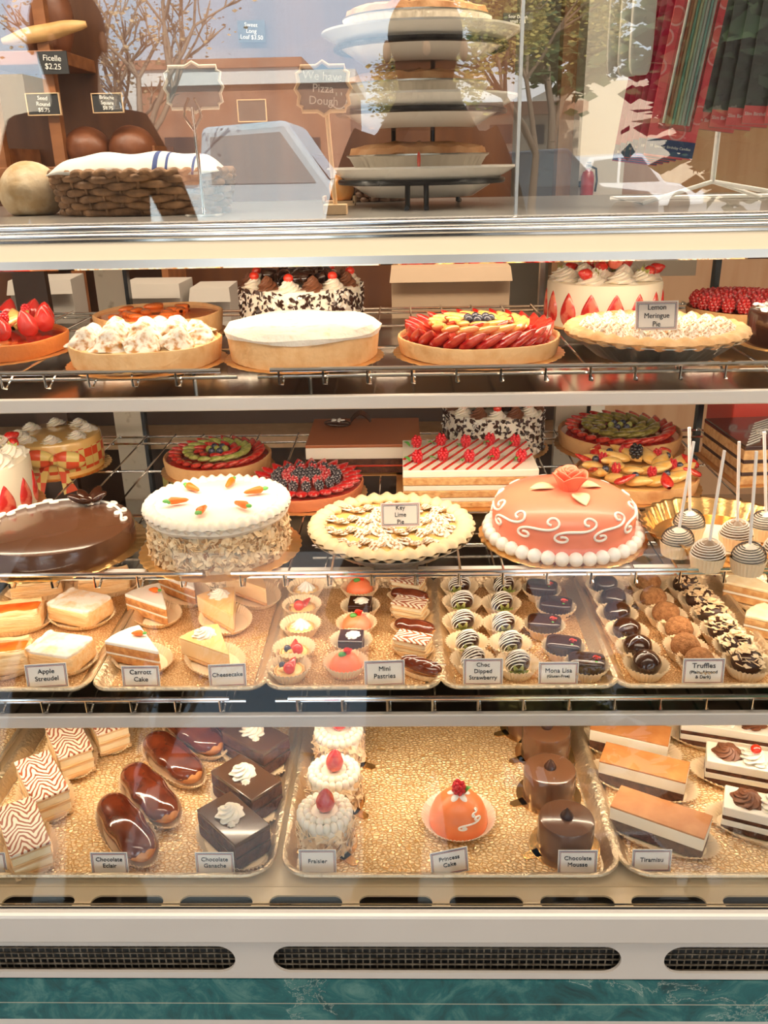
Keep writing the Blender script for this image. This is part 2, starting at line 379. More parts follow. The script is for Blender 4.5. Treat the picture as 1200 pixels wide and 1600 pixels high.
sponge = mat('sponge', (.72, .45, .2), .8, col2=(.55, .28, .1), scale=90, bump=.7, bscale=160)
dsponge = mat('dark_sponge', (.14, .045, .02), .85, col2=(.06, .018, .008), scale=90, bump=.9, bscale=160)
red = mat('strawberry_red', (.62, .012, .008), .14, coat=.8, col2=(.80, .38, .12), scale=11, lo=.66, hi=.70, bump=.5, bscale=11, detail=1)
redg = mat('glazed_strawberry', (.55, .008, .008), .12, coat=1, col2=(.80, .12, .06), scale=3, lo=.42, hi=.72, bump=.5, bscale=9)
pinkb = mat('strawberry_flesh', (.85, .20, .12), .25, coat=.5, col2=(.65, .02, .015), scale=2.2, lo=.45, hi=.55)
rasp = mat('raspberry_red', (.60, .02, .03), .3, coat=.3)
raspd = mat('sugared_raspberry', (.55, .03, .04), .6, col2=(.85, .66, .62), scale=2.5, lo=.48, hi=.72)
strd = mat('sugared_strawberry', (.60, .012, .012), .3, coat=.4, col2=(.88, .68, .62), scale=4, lo=.53, hi=.72)
bberd = mat('sugared_blackberry', (.03, .02, .03), .6, col2=(.6, .56, .56), scale=2.5, lo=.46, hi=.7)
blue = mat('blueberry', (.02, .02, .035), .25, coat=.5, col2=(.10, .11, .16), scale=1.5)
kiwi = mat('kiwi', (.30, .36, .05), .2, coat=.7, col2=(.58, .54, .16), scale=3.5, bump=.4, bscale=9)
kiwid = mat('dark_glazed_kiwi', (.16, .13, .02), .2, coat=.7, col2=(.36, .30, .06), scale=3.5, bump=.4, bscale=9)
peach = mat('peach', (.92, .50, .10), .18, coat=.8, col2=(.96, .68, .28), scale=2.5, bump=.3, bscale=5)
custard = mat('custard', (.93, .66, .26), .35, coat=.3, bump=.15, bscale=40)
jam = mat('apricot_jam', (.82, .10, .012), .12, coat=1, col2=(.95, .30, .04), scale=25, bump=.5, bscale=40)
glazeR = mat('berry_glaze', (.52, .03, .01), .15, coat=1)
cherry = mat('cherry_red', (.75, .035, .015), .1, coat=1)
green = mat('leaf_green', (.10, .38, .07), .4, coat=.2)
leafc = mat('berry_leaf', (.25, .30, .06), .5, col2=(.45, .42, .14), scale=50)
marz = mat('peach_marzipan', (.90, .26, .155), .38, coat=.15, sss=.1, bump=.06, bscale=50)
icing = mat('white_icing', (.93, .89, .82), .35)
rosem = mat('coral_rose', (.90, .16, .09), .4, sss=.1, col2=(.93, .26, .15), scale=12)
paleaf = mat('pale_leaf', (.62, .60, .36), .45, bump=.3, bscale=60)
orange = mat('carrot_orange', (.85, .16, .01), .35, bump=.3, bscale=150)
meri = mat('toasted_meringue', (.93, .88, .78), .5, col2=(.55, .27, .08), scale=3, lo=.46, hi=.64, bump=.2, bscale=5)
almond = mat('almond_flake', (.80, .56, .30), .7, col2=(.93, .76, .52), scale=60)
nutd = mat('toasted_nut', (.42, .22, .10), .6, col2=(.70, .48, .26), scale=80)
sugar = mat('icing_sugar', (.92, .86, .76), .85, col2=(.86, .70, .48), scale=70, lo=.55, hi=.75, bump=.7, bscale=120)
cocoa = mat('cocoa_dusted', (.42, .15, .04), .7, col2=(.56, .24, .08), scale=60, bump=.5, bscale=200)
trcocoa = mat('cocoa_truffle', (.30, .12, .04), .85, col2=(.50, .23, .085), scale=4, bump=1, bscale=9)
paper = mat('pleated_paper', (.90, .72, .48), .6)
paperw = mat('glassine_paper', (.88, .78, .62), .5)
tinm = mat('bakery_tray', (.80, .66, .46), .36, .85, bump=.8, bscale=160)
goldl = mat('gold_tray_liner', (.66, .36, .12), .33, .35, col2=(.95, .74, .44), scale=150, lo=.02, hi=.18, bump=1.0, bscale=150, kind='voronoi', stretch=(1, 1.3, 1))
goldl2 = mat('gold_tray_liner_fine', (.58, .31, .12), .35, .45, col2=(.88, .62, .34), scale=240, lo=.02, hi=.2, bump=.8, bscale=240, kind='voronoi')
ink = mat('black_ink', (.03, .03, .035), .6)
navy = mat('navy_ink', (.03, .03, .12), .6)
maroon = mat('maroon_ink', (.30, .03, .05), .6)
cardm = mat('white_card', (.90, .86, .80), .6)

# ================================================================ SMALL PIECES
def swirl_g(r, h, k=7, amp=.17, tw=3.4, tiers=2.6, nr=14):
    g = G(); P = []
    for j in range(nr+1):
        t = j/nr; P.append((max(r*((1-t)**.75)*(1+.10*cos(2*pi*t*tiers))*(.82 if j == 0 else 1), .0004), h*t))
    return g.lathe(P, k*6, lambda R, z, a, j: (R*(1+amp*cos(k*(a))), z, a+tw*z/h))
def kiss_g(r, h): return swirl_g(r, h, 8, .10, .5, 0, 10)
def berry_g(r, l):
    P = [(max(r*sin(pi*min(t*1.0, 1))**.55*(1.05-.55*t), 1e-4)*1.0, l*t) for t in [i/12 for i in range(13)]]
    return G().lathe(P, 20, lambda R, z, a, j: (R*(1+.04*cos(5*a+j)), z, a), cap=False)
def slice_g(l, w, h):
    """sliced strawberry lying flat, tip towards +x"""
    def fn(u, v):
        a = 2*pi*u; t = v; x = l*(t-.5); ww = w/2*max(sin(pi*min(t*.97+.03, 1))**.6*(1.1-.75*t), .01)
        return (x, ww*cos(a), h/2+h/2*sin(a)*(ww/(w/2))**.5)
    return G().grid(fn, 14, 9, closeu=True)
def raspb_g(r):
    g = G(); k = 0
    for j in range(5):
        zz = -.8+.42*j; rr = sqrt(max(1-zz*zz*.8, .05)); n = max(1, int(8*rr))
        if j == 4: n = 3
        for i in range(n):
            a = 2*pi*i/n+j*.5; g.ball((r*.72*rr*cos(a), r*.72*rr*sin(a), r*(1.05+zz*.95)), (r*.32,)*3, 8, 5)
    g.ball((0, 0, r*.95), (r*.72, r*.72, r*.85), 10, 6); return g
def leaf_g(l, w, bend=.25):
    def fn(u, v):
        x = l*u; ww = w/2*sin(pi*min(.02+u*.98, .995))**.8; s = (v-.5)*2
        return (x, ww*s, bend*l*sin(pi*u*.8)+abs(s)*ww*.35)
    return G().grid(fn, 10, 5)
def cap_g(r):
    g = G()
    for i in range(7): g.add(*(lambda q: (q.v, q.f))(leaf_g(r*1.25, r*.55, .35)), M=Matrix.Rotation(2*pi*i/7+.3, 4, 'Z'))
    g.tube([(0, 0, 0), (r*.1, 0, r*.55)], r*.1, 6); return g
def clothoid(L=1.0, n=40, k=9.0):
    P = []; x = y = 0; ds = 2*L/n
    for i in range(n+1):
        s = -L+i*ds; P.append([x, y]); th_ = k*s*s/2*1.0; x += cos(th_)*ds; y += (1 if s >= 0 else -1)*sin(th_)*ds if False else sin(k*s*abs(s)/2)*ds
    cx = (P[0][0]+P[-1][0])/2; cy = (P[0][1]+P[-1][1])/2
    return [(p[0]-cx, p[1]-cy) for p in P]
def scroll_pts(w, h, flip=1):
    """double spiral in a w x h box"""
    P = []; n = 46; x = y = 0
    for i in range(n+1):
        s = -1+2*i/n; th_ = 6.6*s*s; P.append((x, y)); x += cos(th_)/n; y += sin(th_)/n*flip
    xs_ = [p[0] for p in P]; ys_ = [p[1] for p in P]
    W_ = max(xs_)-min(xs_); H_ = max(ys_)-min(ys_); mx_ = (max(xs_)+min(xs_))/2; my_ = (max(ys_)+min(ys_))/2
    return [((p[0]-mx_)/W_*w, (p[1]-my_)/H_*h) for p in P]
def flakes_cyl(r, z0, z1, n, s, seed, rtop=None):
    g = G(); q = random.Random(seed)
    for _ in range(n):
        a = q.uniform(0, 2*pi); z = q.uniform(z0, z1); R = r+q.uniform(0, .002)
        sz = s*q.uniform(.55, 1.2); k = q.randint(4, 5)
        M = Matrix.Translation((R*cos(a), R*sin(a), z)) @ Matrix.Rotation(a, 4, 'Z') @ Matrix.Rotation(q.gauss(0, .45), 4, 'Y') @ Matrix.Rotation(q.gauss(0, .45), 4, 'Z') @ Matrix.Rotation(q.uniform(0, 6.3), 4, 'X')
        v = [(.0004, sz*cos(2*pi*i/k)*.62, sz*sin(2*pi*i/k)) for i in range(k)]+[(-.0004, sz*cos(2*pi*i/k)*.62, sz*sin(2*pi*i/k)) for i in range(k)]
        g.add(v, [tuple(range(k)), tuple(reversed(range(k, 2*k)))]+[(i, k+i, k+(i+1) % k, (i+1) % k) for i in range(k)], M)
    return g
def flakes_top(r, z, n, s, seed, jz=.003, dome=0):
    g = G(); q = random.Random(seed)
    for _ in range(n):
        a = q.uniform(0, 2*pi); R = r*sqrt(q.random()); sz = s*q.uniform(.6, 1.2); k = 5
        zz = z+dome*(1-(R/r)**2)+q.uniform(0, jz)
        M = Matrix.Translation((R*cos(a), R*sin(a), zz)) @ Matrix.Rotation(q.uniform(0, 6.3), 4, 'Z') @ Matrix.Rotation(q.gauss(0, .5), 4, 'X')
        v = [(sz*cos(2*pi*i/k), sz*.6*sin(2*pi*i/k), .0004) for i in range(k)]+[(sz*cos(2*pi*i/k), sz*.6*sin(2*pi*i/k), -.0004) for i in range(k)]
        g.add(v, [tuple(range(k)), tuple(reversed(range(k, 2*k)))]+[(i, k+i, k+(i+1) % k, (i+1) % k) for i in range(k)], M)
    return g
def board_g(r, n=40, amp=.018, t=.002):
    return G().lathe([(r*.98, 0), (r, t/2), (r*.98, t), (.001, t)], n*6, lambda R, z, a, j: (R*(1+amp*abs(cos(n/2*a))) if R > .01 else R, z, a))
def cup_g(r, h, pleats=34, base=.62, amp=.045):
    P = [(r*base*.5, .0006), (r*base, .0006), (r*(base+(1-base)*.5), h*.55), (r, h), (r*.99, h+.0004), (r*(base+(1-base)*.5)-.0006, h*.55), (r*base-.0006, .0012), (.0005, .0012)]
    return G().lathe(P, pleats*4, lambda R, z, a, j: (R*(1+(amp if j in (1, 2, 3, 4, 5, 6) else 0)*cos(pleats*a)*min(1, .3+z/h)), z, a))
def coin_g(r, h, n=48, bev=.0015):
    return G().lathe([(r-bev, 0), (r, bev), (r, h-bev), (r-bev, h), (.0005, h)], n)
def rosette(p, loc, r, h=None, m=None, name='cream_rosette', rz=None, label=None):
    h = h or r*1.15; me = cm(('rosette', round(h/r, 1)), lambda: swirl_g(1, h/r), m or cream, ang=80)
    return part(name, me, p, loc, (rnd.gauss(0, .08), rnd.gauss(0, .08), rnd.uniform(0, 6) if rz is None else rz), (r, r, r))
def strawberry(p, loc, l=.03, rot=(0, 0, 0), m=None, leaf=False, name='strawberry'):
    o = part(name, cm('strawberry', lambda: berry_g(.42, 1), m or red), p, loc, rot, l)
    if leaf: part('leaf_cap', cm('leaf_cap', lambda: cap_g(.42), leafc), o, (0, 0, .03), (pi, 0, 0))
    return o
def halfberry(p, loc, l, rot, m=None, name='strawberry_slice'):
    return part(name, cm('berry_slice', lambda: slice_g(1, .72, .34), m or redg), p, loc, rot, l)
def raspberry(p, loc, r=.009, m=None, rot=(0, 0, 0), name='raspberry'):
    return part(name, cm('raspberry', lambda: raspb_g(1), m or rasp), p, loc, rot, r)
def ballp(p, name, loc, d, m, rot=(0, 0, 0)):
    d = (d,)*3 if isinstance(d, (int, float)) else d
    return part(name, cm('ball', lambda: G().ball(), m), p, loc, rot, d)
def board(p, r, m=None, n=40): return pg('cake_board', board_g(r, n), m or cakebd, p)
def doily(p, sx, sy, z=0, m=None):
    return part('paper_doily', cm('doily', lambda: cup_g(1, 1, 56, .80, .03), m or paper), p, (0, 0, z), (0, 0, 0), (sx*1.04, sy*1.08, .011))

# ---------------------------------------------------------------- tarts and pies
def tart_shell(label, cat, loc, r, h, fillm, m=None, rz=0, group=None, name='fruit_tart', bd=True):
    t = thing(name, label, cat, loc, rz, group)
    if bd: board(t, r*1.05)
    P = [(r*.93, .002), (r*.965, .003), (r, h-.004), (r*.995, h-.0005), (r*.975, h), (r*.955, h-.003), (r*.945, h-.006)]
    pg('crust', G().lathe(P, 96, lambda R, z, a, j: (R*(1+.006*cos(48*a)+.004*sin(7*a)), z+.0008*sin(5*a+2), a), cap=False), m or crustm, t)
    pg('filling', G().lathe([(r*.93, .003), (r*.955, h-.005), (r*.6, h-.004), (.001, h-.003)], 48, cap=True), fillm, t)
    return t
def ring(n, r, ph=0): return [(r*cos(2*pi*i/n+ph), r*sin(2*pi*i/n+ph), 2*pi*i/n+ph) for i in range(n)]
def fruit_spiral_tart(label, loc, r, h, midm, group=None, outm=None):
    t = tart_shell(label, 'tart', loc, r, h, glazeR, group=group)
    for x, y, a in ring(24, r*.80): halfberry(t, (x, y, h-.003), r*.34, (0, R_(-18), a+.9), outm)
    for x, y, a in ring(16, r*.56, .2): halfberry(t, (x, y, h+.002), r*.34, (0, R_(-12), a+1.1), midm, 'kiwi_slice')
    for x, y, a in ring(9, r*.36): halfberry(t, (x, y, h+.004), r*.28, (0, R_(-8), a+.9), redg if midm is kiwi else midm, 'strawberry_slice' if midm is kiwi else 'kiwi_slice')
    for i, (x, y, a) in enumerate(ring(6, r*.15)+[(0, 0, 0)]): ballp(t, 'blueberry' if i % 3 else 'gooseberry', (x, y, h+.009), .0068, blue if i % 3 else kiwi)
    return t
# ---------------------------------------------------------------- round cakes
def cake_body(t, r, h, m, z=.002, bev=.006, name='cake_body', n=64):
    return pg(name, G().lathe([(r, z), (r, z+h-bev), (r-bev*.3, z+h-bev*.3), (r-bev, z+h), (.001, z+h)], n), m, t)
def black_forest(label, loc, r, h, group, rz=0):
    t = thing('black_forest_cake', label, 'cake', loc, rz, group); board(t, r*1.12)
    cake_body(t, r, h, cream)
    a = pg('chocolate_shavings', flakes_cyl(r, .004, h, 900, .006, 3), chocm, t, smooth=False); a['kind'] = 'stuff'
    a = pg('white_shavings', flakes_cyl(r+.0015, .004, h, 300, .0045, 4), icing, t, smooth=False); a['kind'] = 'stuff'
    for i, (x, y, an) in enumerate(ring(14, r*.82, .1)):
        if i % 2 == 0:
            o = rosette(t, (x, y, h), r*.19, r*.2); part('cherry', cm('ball', lambda: G().ball(), cherry), t, (x, y, h+r*.2), (0, 0, 0), (.0085, .0085, .0075))
        else: rosette(t, (x, y, h), r*.18, r*.24, mat('chocolate_cream', (.20, .075, .035), .4), 'chocolate_rosette')
    q = random.Random(5)
    for i in range(34):
        rr = r*.58*sqrt(q.random()); an = q.uniform(0, 6.28)
        part('chocolate_curl', cm('curl', lambda: G().grid(lambda u, v: (.011*cos(u*5), .011*sin(u*5)+.004*v, .03*(v-.5)), 12, 3), choc), t, (rr*cos(an), rr*sin(an), h+.010+.006*q.random()), (q.uniform(.9, 2.2), q.uniform(-.6, .6), q.uniform(0, 6.3)), 1, solid=.0012)
    return t
def cream_cake(label, loc, r, h, rz=0, group=None):
    t = thing('strawberry_cream_cake', label, 'cake', loc, rz, group); board(t, r*1.12)
    cake_body(t, r, h, mat('cream_side', (.88, .78, .60), .5, bump=.05, bscale=60))
    for x, y, a in ring(15, r-.003, .1): part('strawberry_half', cm('cut_berry', lambda: slice_g(1, .72, .22), pinkb), t, ((r+.0085)/r*x, (r+.0085)/r*y, .034), (0, -pi/2, a), .058)
    for i, (x, y, a) in enumerate(ring(9, r*.72)):
        rosette(t, (x, y, h), r*.27, r*.24)
        if i % 2 == 0: strawberry(t, (x*1.04, y*1.04, h+r*.14), .030, (R_(75), 0, a+1.3+i), leaf=True)
    for x, y, a in ring(5, r*.36, .5): rosette(t, (x, y, h), r*.28, r*.3)
    for x, y, a in ring(3, r*.2, 2): strawberry(t, (x, y, h+r*.2), .034, (R_(70), 0, a+2), leaf=True)
    strawberry(t, (0, -r*.25, h+r*.24), .034, (R_(50), 0, 1), pinkb)
    return t
def box_layers(t, L, W, layers, z=.002):
    for nm, hh, m, ins in layers:
        pg(nm, G().box((0, 0, z+hh/2), (L-2*ins, W-2*ins, hh)), m, t, smooth=False, bevel=min(hh*.2, .0015)); z += hh
    return z
# ---------------------------------------------------------------- signs
def sign(text, label, px, py, z, w=.052, h=.036, tilt=-7, rz=0, size=.0095, roll=0, mono=False, cat='price card', lift=0):
    p = at_z(px, py, z); p.y = max(p.y, (yfD if z < .7 else yf3)+.0145); p.x = solve_x(px, p.y, z+.02)
    t = thing('price_card', label, cat, (p.x, p.y, z+lift), rz); h += .003; T = (R_(tilt), R_(roll), 0)
    b = bpy.data.objects.new('card', cm(('card', w, h), lambda: G().box((0, 0, h/2), (w, .0008, h)), cardm, False)); C.objects.link(b); b.parent = t; b.rotation_euler = T
    def frame(i, th_, m, nm):
        g = G(); a, c, d, e_ = -w/2+i, w/2-i, i, h-i
        for (x0_, x1_, z0_, z1_) in ((a, c, d, d+th_), (a, c, e_-th_, e_), (a, a+th_, d, e_), (c-th_, c, d, e_)): g.box(((x0_+x1_)/2, -.0006, (z0_+z1_)/2), (x1_-x0_, .0004, z1_-z0_))
        o = part(nm, cm(('frame', w, h, i), lambda: g, m, False), b)
    frame(.0014, .0006, navy, 'outer_border'); frame(.0030, .0006, maroon, 'inner_border')
    lines = text.split('\n'); sz = size
    tot = sum(s_ for _, s_ in [(l, sz if not l.startswith('(') and not l.startswith('&') else sz*.62) for l in lines])*1.12
    zz = h/2+.0015+tot/2
    for l in lines:
        s_ = sz if not l.startswith('(') and not l.startswith('&') else sz*.62
        zz -= s_*1.12/2; part('lettering', text_mesh(l, s_, ink), b, (0, -.0008, zz), (pi/2, 0, 0)); zz -= s_*1.12/2
    return t
# ================================================================ TOP SHELF (z = Z1)
def P_(px, y, z): return Vector((solve_x(px, y, z), y, z))
# mixed fruit tart, far left
L_ = place(-8, 574, Z1, .118); t = tart_shell('tart piled with big glazed strawberries and kiwi, at the left edge of the top shelf', 'tart', L_, .118, .028, glazeR, mat('dark_baked_crust', (.70, .22, .05), .5, bump=.4, bscale=140))
for x, y, a in ring(12, .085, .15): strawberry(t, (x, y, .03), .046, (R_(18), R_(8), a+rnd.uniform(-.4, .4)), mat('big_strawberry', (.62, .01, .006), .1, coat=1, col2=(.8, .35, .12), scale=150, lo=.66, hi=.7, bump=.5, bscale=150))
for x, y, a in ring(8, .05, .3): halfberry(t, (x, y, .042), .05, (0, R_(-25), a+1), peach if int(a*3) % 2 else kiwi, 'peach_slice' if int(a*3) % 2 else 'kiwi_slice')
for x, y, a in ring(5, .022): ballp(t, 'blueberry', (x, y, .056), .008, blue)
for x, y, a in ring(4, .062, .8): raspberry(t, (x, y, .052), .008)
# apricot jam tart behind
L_ = P_(251, 1.545, Z1); t = tart_shell('tart filled with shiny red-orange jam, behind the meringue tart', 'tart', L_, .112, .038, jam, crustp, name='jam_tart')
for i in range(16):
    a = rnd.uniform(0, 6.28); rr = .085*sqrt(rnd.random()); halfberry(t, (rr*cos(a), rr*sin(a), .0315), .035, (0, 0, a+1.5), jam, 'apricot_piece')
# meringue tart
L_ = place(232, 590, Z1, .110); t = tart_shell('pale tart topped with big peaks of toasted meringue, front left of the top shelf', 'tart', L_, .113, .034, custard, crustp, name='meringue_tart')
def mer_g():
    g = G(); P = []
    for j in range(17):
        s_ = j/16; P.append((max((1-s_)**.62*(1+.05*cos(s_*16)), .004), s_*1.0))
    return g.lathe(P, 48, lambda R, z, a, j: (R*(1+.12*cos(3*a)), z-.05*R*cos(3*a), a+2.8*z))
for (x, y, s_) in [(-.080, -.03, .034), (-.036, -.058, .034), (.014, -.066, .036), (.058, -.045, .034), (.084, .0, .03), (-.085, .02, .03), (-.045, -.005, .038), (.0, -.01, .038), (.04, .01, .036), (-.06, .06, .034), (-.015, .05, .036), (.03, .06, .036), (.07, .045, .03), (0, .09, .03)]:
    part('meringue_peak', cm('peak', mer_g, meri, ang=80), t, (x, y, .030), (rnd.uniform(-.15, .15), rnd.uniform(-.35, .1), rnd.uniform(0, 6)), (s_*.86, s_*.86, s_*.88))
black_forest('cherry-topped cake coated in chocolate shavings, behind the sugar-dusted tart', P_(474, 1.56, Z1), .106, .078, 'black forest cakes')
# sugar dusted tart
L_ = place(476, 583, Z1, .113); t = tart_shell('round closed tart dusted white with icing sugar, centre of the top shelf', 'tart', L_, .115, .043, sugar, crustp, name='sugar_dusted_tart')
pg('sugared_top', G().lathe([(.117, .040), (.119, .046), (.112, .053), (.09, .056), (.04, .058), (.001, .057)], 72, lambda R, z, a, j: (R*(1+.006*sin(9*a)+.004*sin(23*a)), z+.0016*sin(a*5+j*2), a), cap=True), sugar, t)
# strawberry and peach tart
L_ = place(747, 577, Z1, .122); t = tart_shell('open tart with strawberry slices around peach slices, before the tall kraft box', 'tart', L_, .124, .028, glazeR, crustp)
for x, y, a in ring(26, .103): halfberry(t, (x, y, .027), .052, (0, R_(-32), a+1.0))
for x, y, a in ring(16, .068, .1): halfberry(t, (x, y, .038), .042, (0, R_(-14), a+1.2), peach, 'peach_slice')
for x, y, a in ring(7, .048, .1): halfberry(t, (x, y, .044), .026, (0, R_(-20), a+1.2), redg)
for x, y, a in ring(10, .040, .3): halfberry(t, (x, y, .043), .034, (0, R_(-10), a+1.0), peach, 'peach_slice')
for x, y, a in ring(7, .018)+[(0, 0, 0)]: ballp(t, 'blueberry', (x, y, .051), .0068, blue)
cream_cake('tall cream cake with strawberry halves around its side, behind the lemon meringue pie', P_(940, 1.585, Z1), .10, .075)
# lemon meringue pie in a foil pan
def pie_pan(t, R, h, rb):
    pg('foil_pan', G().lathe([(rb*.5, .0005), (rb, .0005), (R*.96, h-.002), (R*1.03, h), (R*1.03, h+.001), (R*.95, h-.001), (rb*.97, .002), (.001, .002)], 200, lambda r, z, a, j: (r*(1+(.012 if j in (1, 2, 5, 6) else 0)*cos(50*a)), z, a)), silver, t)
def crimp(t, R, h, n=42, rr=.011, m=None, amp=.16):
    pg('crimped_crust', G().grid(lambda u, v: ((R-.002+rr*cos(2*pi*v)*(1+amp*cos(n*2*pi*u+v*4)))*cos(2*pi*u), (R-.002+rr*cos(2*pi*v)*(1+amp*cos(n*2*pi*u+v*4)))*sin(2*pi*u), h+.003+rr*.62*sin(2*pi*v)*(1+amp*1.6*cos(n*2*pi*u+v*4))), n*6, 12, closeu=True), m or crustp, t, ang=80)
L_ = place(1020, 573, Z1, .088); t = thing('lemon_meringue_pie', 'foil-pan pie covered with rows of toasted meringue peaks, holding its name card', 'pie', L_)
pie_pan(t, .128, .032, .085); crimp(t, .122, .034, 30, .013, mat('golden_pie_crust', (.82, .53, .27), .6, col2=(.70, .38, .15), scale=40, bump=.5, bscale=120))
pg('filling', G().lathe([(.08, .01), (.117, .034), (.001, .036)], 48), meri, t)
for k, (n, r_) in enumerate(((24, .104), (18, .08), (13, .056), (8, .032), (3, .012))):
    for x, y, a in ring(n, r_, k*.3): part('meringue_peak', cm('kiss', lambda: swirl_g(1, 1.25, 5, .22, 2.2, 0, 10), meri, ang=80), t, (x, y, .033), (0, rnd.uniform(-.2, .2), rnd.uniform(0, 6)), .0145)
pie_loc = L_.copy()
def pie_sign(text, label, px, pyb, pie, zc, yc, w, h, size):
    x = solve_x(px, yc, zc); t = thing('price_card', label, 'price card', (x, yc, zc), R_(3)); 
    b = part('card', cm(('card', w, h), lambda: G().box((0, 0, h/2), (w, .0008, h)), cardm, False), t, (0, 0, 0), (R_(-10), 0, 0))
    for i, m_, nm in ((.0022, maroon, 'outer_border'), (.004, navy, 'inner_border')):
        g = G(); a, c, d, e_, th_ = -w/2+i, w/2-i, i, h-i, .0006
        for (x0_, x1_, z0_, z1_) in ((a, c, d, d+th_), (a, c, e_-th_, e_), (a, a+th_, d, e_), (c-th_, c, d, e_)): g.box(((x0_+x1_)/2, -.0006, (z0_+z1_)/2), (x1_-x0_, .0004, z1_-z0_))
        pg(nm, g, m_, b, smooth=False)
    ls = text.split('\n'); n = len(ls)
    for i, l in enumerate(ls): part('lettering', text_mesh(l, size, ink), b, (0, -.0008, h/2+(n/2-.5-i)*size*1.1), (pi/2, 0, 0), (.92, 1, 1))
pie_sign('Lemon\nMeringue\nPie', 'card reading Lemon Meringue Pie, stuck in the meringue pie', 1025, 510, 0, Z1+.046, pie_loc.y-.062, .061, .041, .0105)
# raspberry tart
L_ = P_(1156, 1.60, Z1); t = tart_shell('tart of whole raspberries dusted with sugar, at the right rear of the top shelf', 'tart', L_, .095, .022, glazeR, name='raspberry_tart')
for k, (n, r_) in enumerate(((20, .080), (15, .062), (11, .044), (7, .027), (3, .01))):
    for x, y, a in ring(n, r_, k): raspberry(t, (x, y, .021+k*.002), .0115, raspd if k % 2 else strd)
L_ = P_(1243, 1.36, Z1); t = thing('chocolate_cake', 'dark chocolate cake with white shreds, at the right edge of the top shelf', 'cake', L_); board(t, .085)
cake_body(t, .075, .052, choc); a = pg('white_chocolate_shreds', flakes_top(.066, .054, 260, .006, 4, .005), icing, t, smooth=False); a['kind'] = 'stuff'

# ================================================================ MIDDLE SHELF (z = Z2)
L_ = P_(-40, 1.385, Z2); cream_cake('strawberry cream cake at the left edge of the middle shelf, behind the chocolate cake', L_, .104, .088, 1)
# bow cake
gm_ = bpy.data.materials.new('gingham_ribbon'); gm_.use_nodes = True; n_ = gm_.node_tree; ck = n_.nodes.new('ShaderNodeTexChecker'); ck.inputs['Scale'].default_value = 60
ck.inputs['Color1'].default_value = (.80, .10, .03, 1); ck.inputs['Color2'].default_value = (.85, .66, .22, 1); tt = n_.nodes.new('ShaderNodeTexCoord')
n_.links.new(tt.outputs['Object'], ck.inputs[0]); n_.links.new(ck.outputs[0], n_.nodes['Principled BSDF'].inputs['Base Color']); n_.nodes['Principled BSDF'].inputs['Roughness'].default_value = .3
L_ = P_(92, 1.61, Z2); t = thing('ribboned_cheesecake', 'caramel-topped cake wrapped in a red and yellow checked ribbon with a bow', 'cake', L_); board(t, .10, goldfoil)
cake_body(t, .088, .066, peach)
pg('ribbon', G().lathe([(.0885, .01), (.0895, .012), (.0895, .050), (.0885, .052)], 64, cap=False), gm_, t)
for i, (x, y, a) in enumerate(ring(8, .064, .3)): rosette(t, (x, y, .067), .019, .015)
bow = part('bow', cm('bow', lambda: G().ball((-.02, 0, 0), (.022, .008, .013), 14, 8).ball((.02, 0, 0), (.022, .008, .013), 14, 8).ball((0, -.003, 0), (.007, .007, .007), 10, 6).add([(-.004, 0, 0), (-.03, -.003, -.045), (-.012, -.004, -.05), (.004, 0, 0), (.032, -.004, -.042), (.014, -.003, -.05), (-.004, .001, 0), (-.03, -.002, -.045), (-.012, -.003, -.05), (.004, .001, 0), (.032, -.003, -.042), (.014, -.002, -.05)], [(0, 1, 2), (3, 4, 5), (8, 7, 6), (11, 10, 9)]), gm_), t, (.032, -.094, .044), (0, .15, .3), 1.35)
# chocolate cake with scrolls and butterfly
L_ = place(92, 905, Z2, .118); t = thing('chocolate_opera_cake', 'large round cake under dark chocolate glaze with white piped scrolls and a chocolate bow', 'cake', L_); board(t, .132, goldfoil)
cake_body(t, .118, .036, mat('dark_glaze', (.12, .05, .024), .22, coat=.5), bev=.012, n=96)
def curve_on_top(t, pts2, r, z, m=None, name='piped_scroll'): return pg(name, G().tube([(x, y, z) for x, y in pts2], r, 8), m or icing, t)
for i in range(9):
    a = R_(15+i*22); sp = scroll_pts(.042, .018)
    curve_on_top(t, [((.099+v)*cos(a-u/.1), (.099+v)*sin(a-u/.1)) for u, v in sp], .0021, .0390)
for a, s_ in ((.2, .026), (1.3, .03), (2.5, .026), (3.6, .03), (4.6, .022)): ballp(t, 'chocolate_petal', (.028+s_*.55*cos(a), .08+s_*.55*sin(a), .049), (s_*.62, .009, .006), choc, (0, -.5, a))
rosette(t, (.028, .08, .039), .008, .012)
# carrot cake
L_ = place(346, 903, Z2, .107); t = thing('carrot_cake', 'round carrot cake with flaked almond sides, white icing and small orange marzipan carrots', 'cake', L_); board(t, .122)
cake_body(t, .102, .070, mat('cream_cheese', (.80, .66, .46), .6)); 
a = pg('almond_coating', flakes_cyl(.103, .004, .056, 1000, .0075, 11), almond, t, smooth=False); a['kind'] = 'stuff'
a = pg('nut_coating', flakes_cyl(.1025, .003, .058, 650, .0055, 12), nutd, t, smooth=False); a['kind'] = 'stuff'
pg('iced_top', G().lathe([(.103, .058), (.108, .064), (.107, .072), (.098, .0765), (.05, .0775), (.001, .0785)], 96, lambda R, z, a, j: (R, z+.0007*sin(a*7+j), a)), mat('top_icing', (.84, .77, .66), .55, bump=.5, bscale=45), t)
pg('shell_border', G().grid(lambda u, v: ((.100+.0095*cos(2*pi*v)*(1+.2*cos(44*2*pi*u+3*v)))*cos(2*pi*u), (.100+.0095*cos(2*pi*v)*(1+.2*cos(44*2*pi*u+3*v)))*sin(2*pi*u), .073+.009*sin(2*pi*v)*(1+.25*cos(44*2*pi*u+3*v))), 264, 12, closeu=True), cream, t, ang=80)
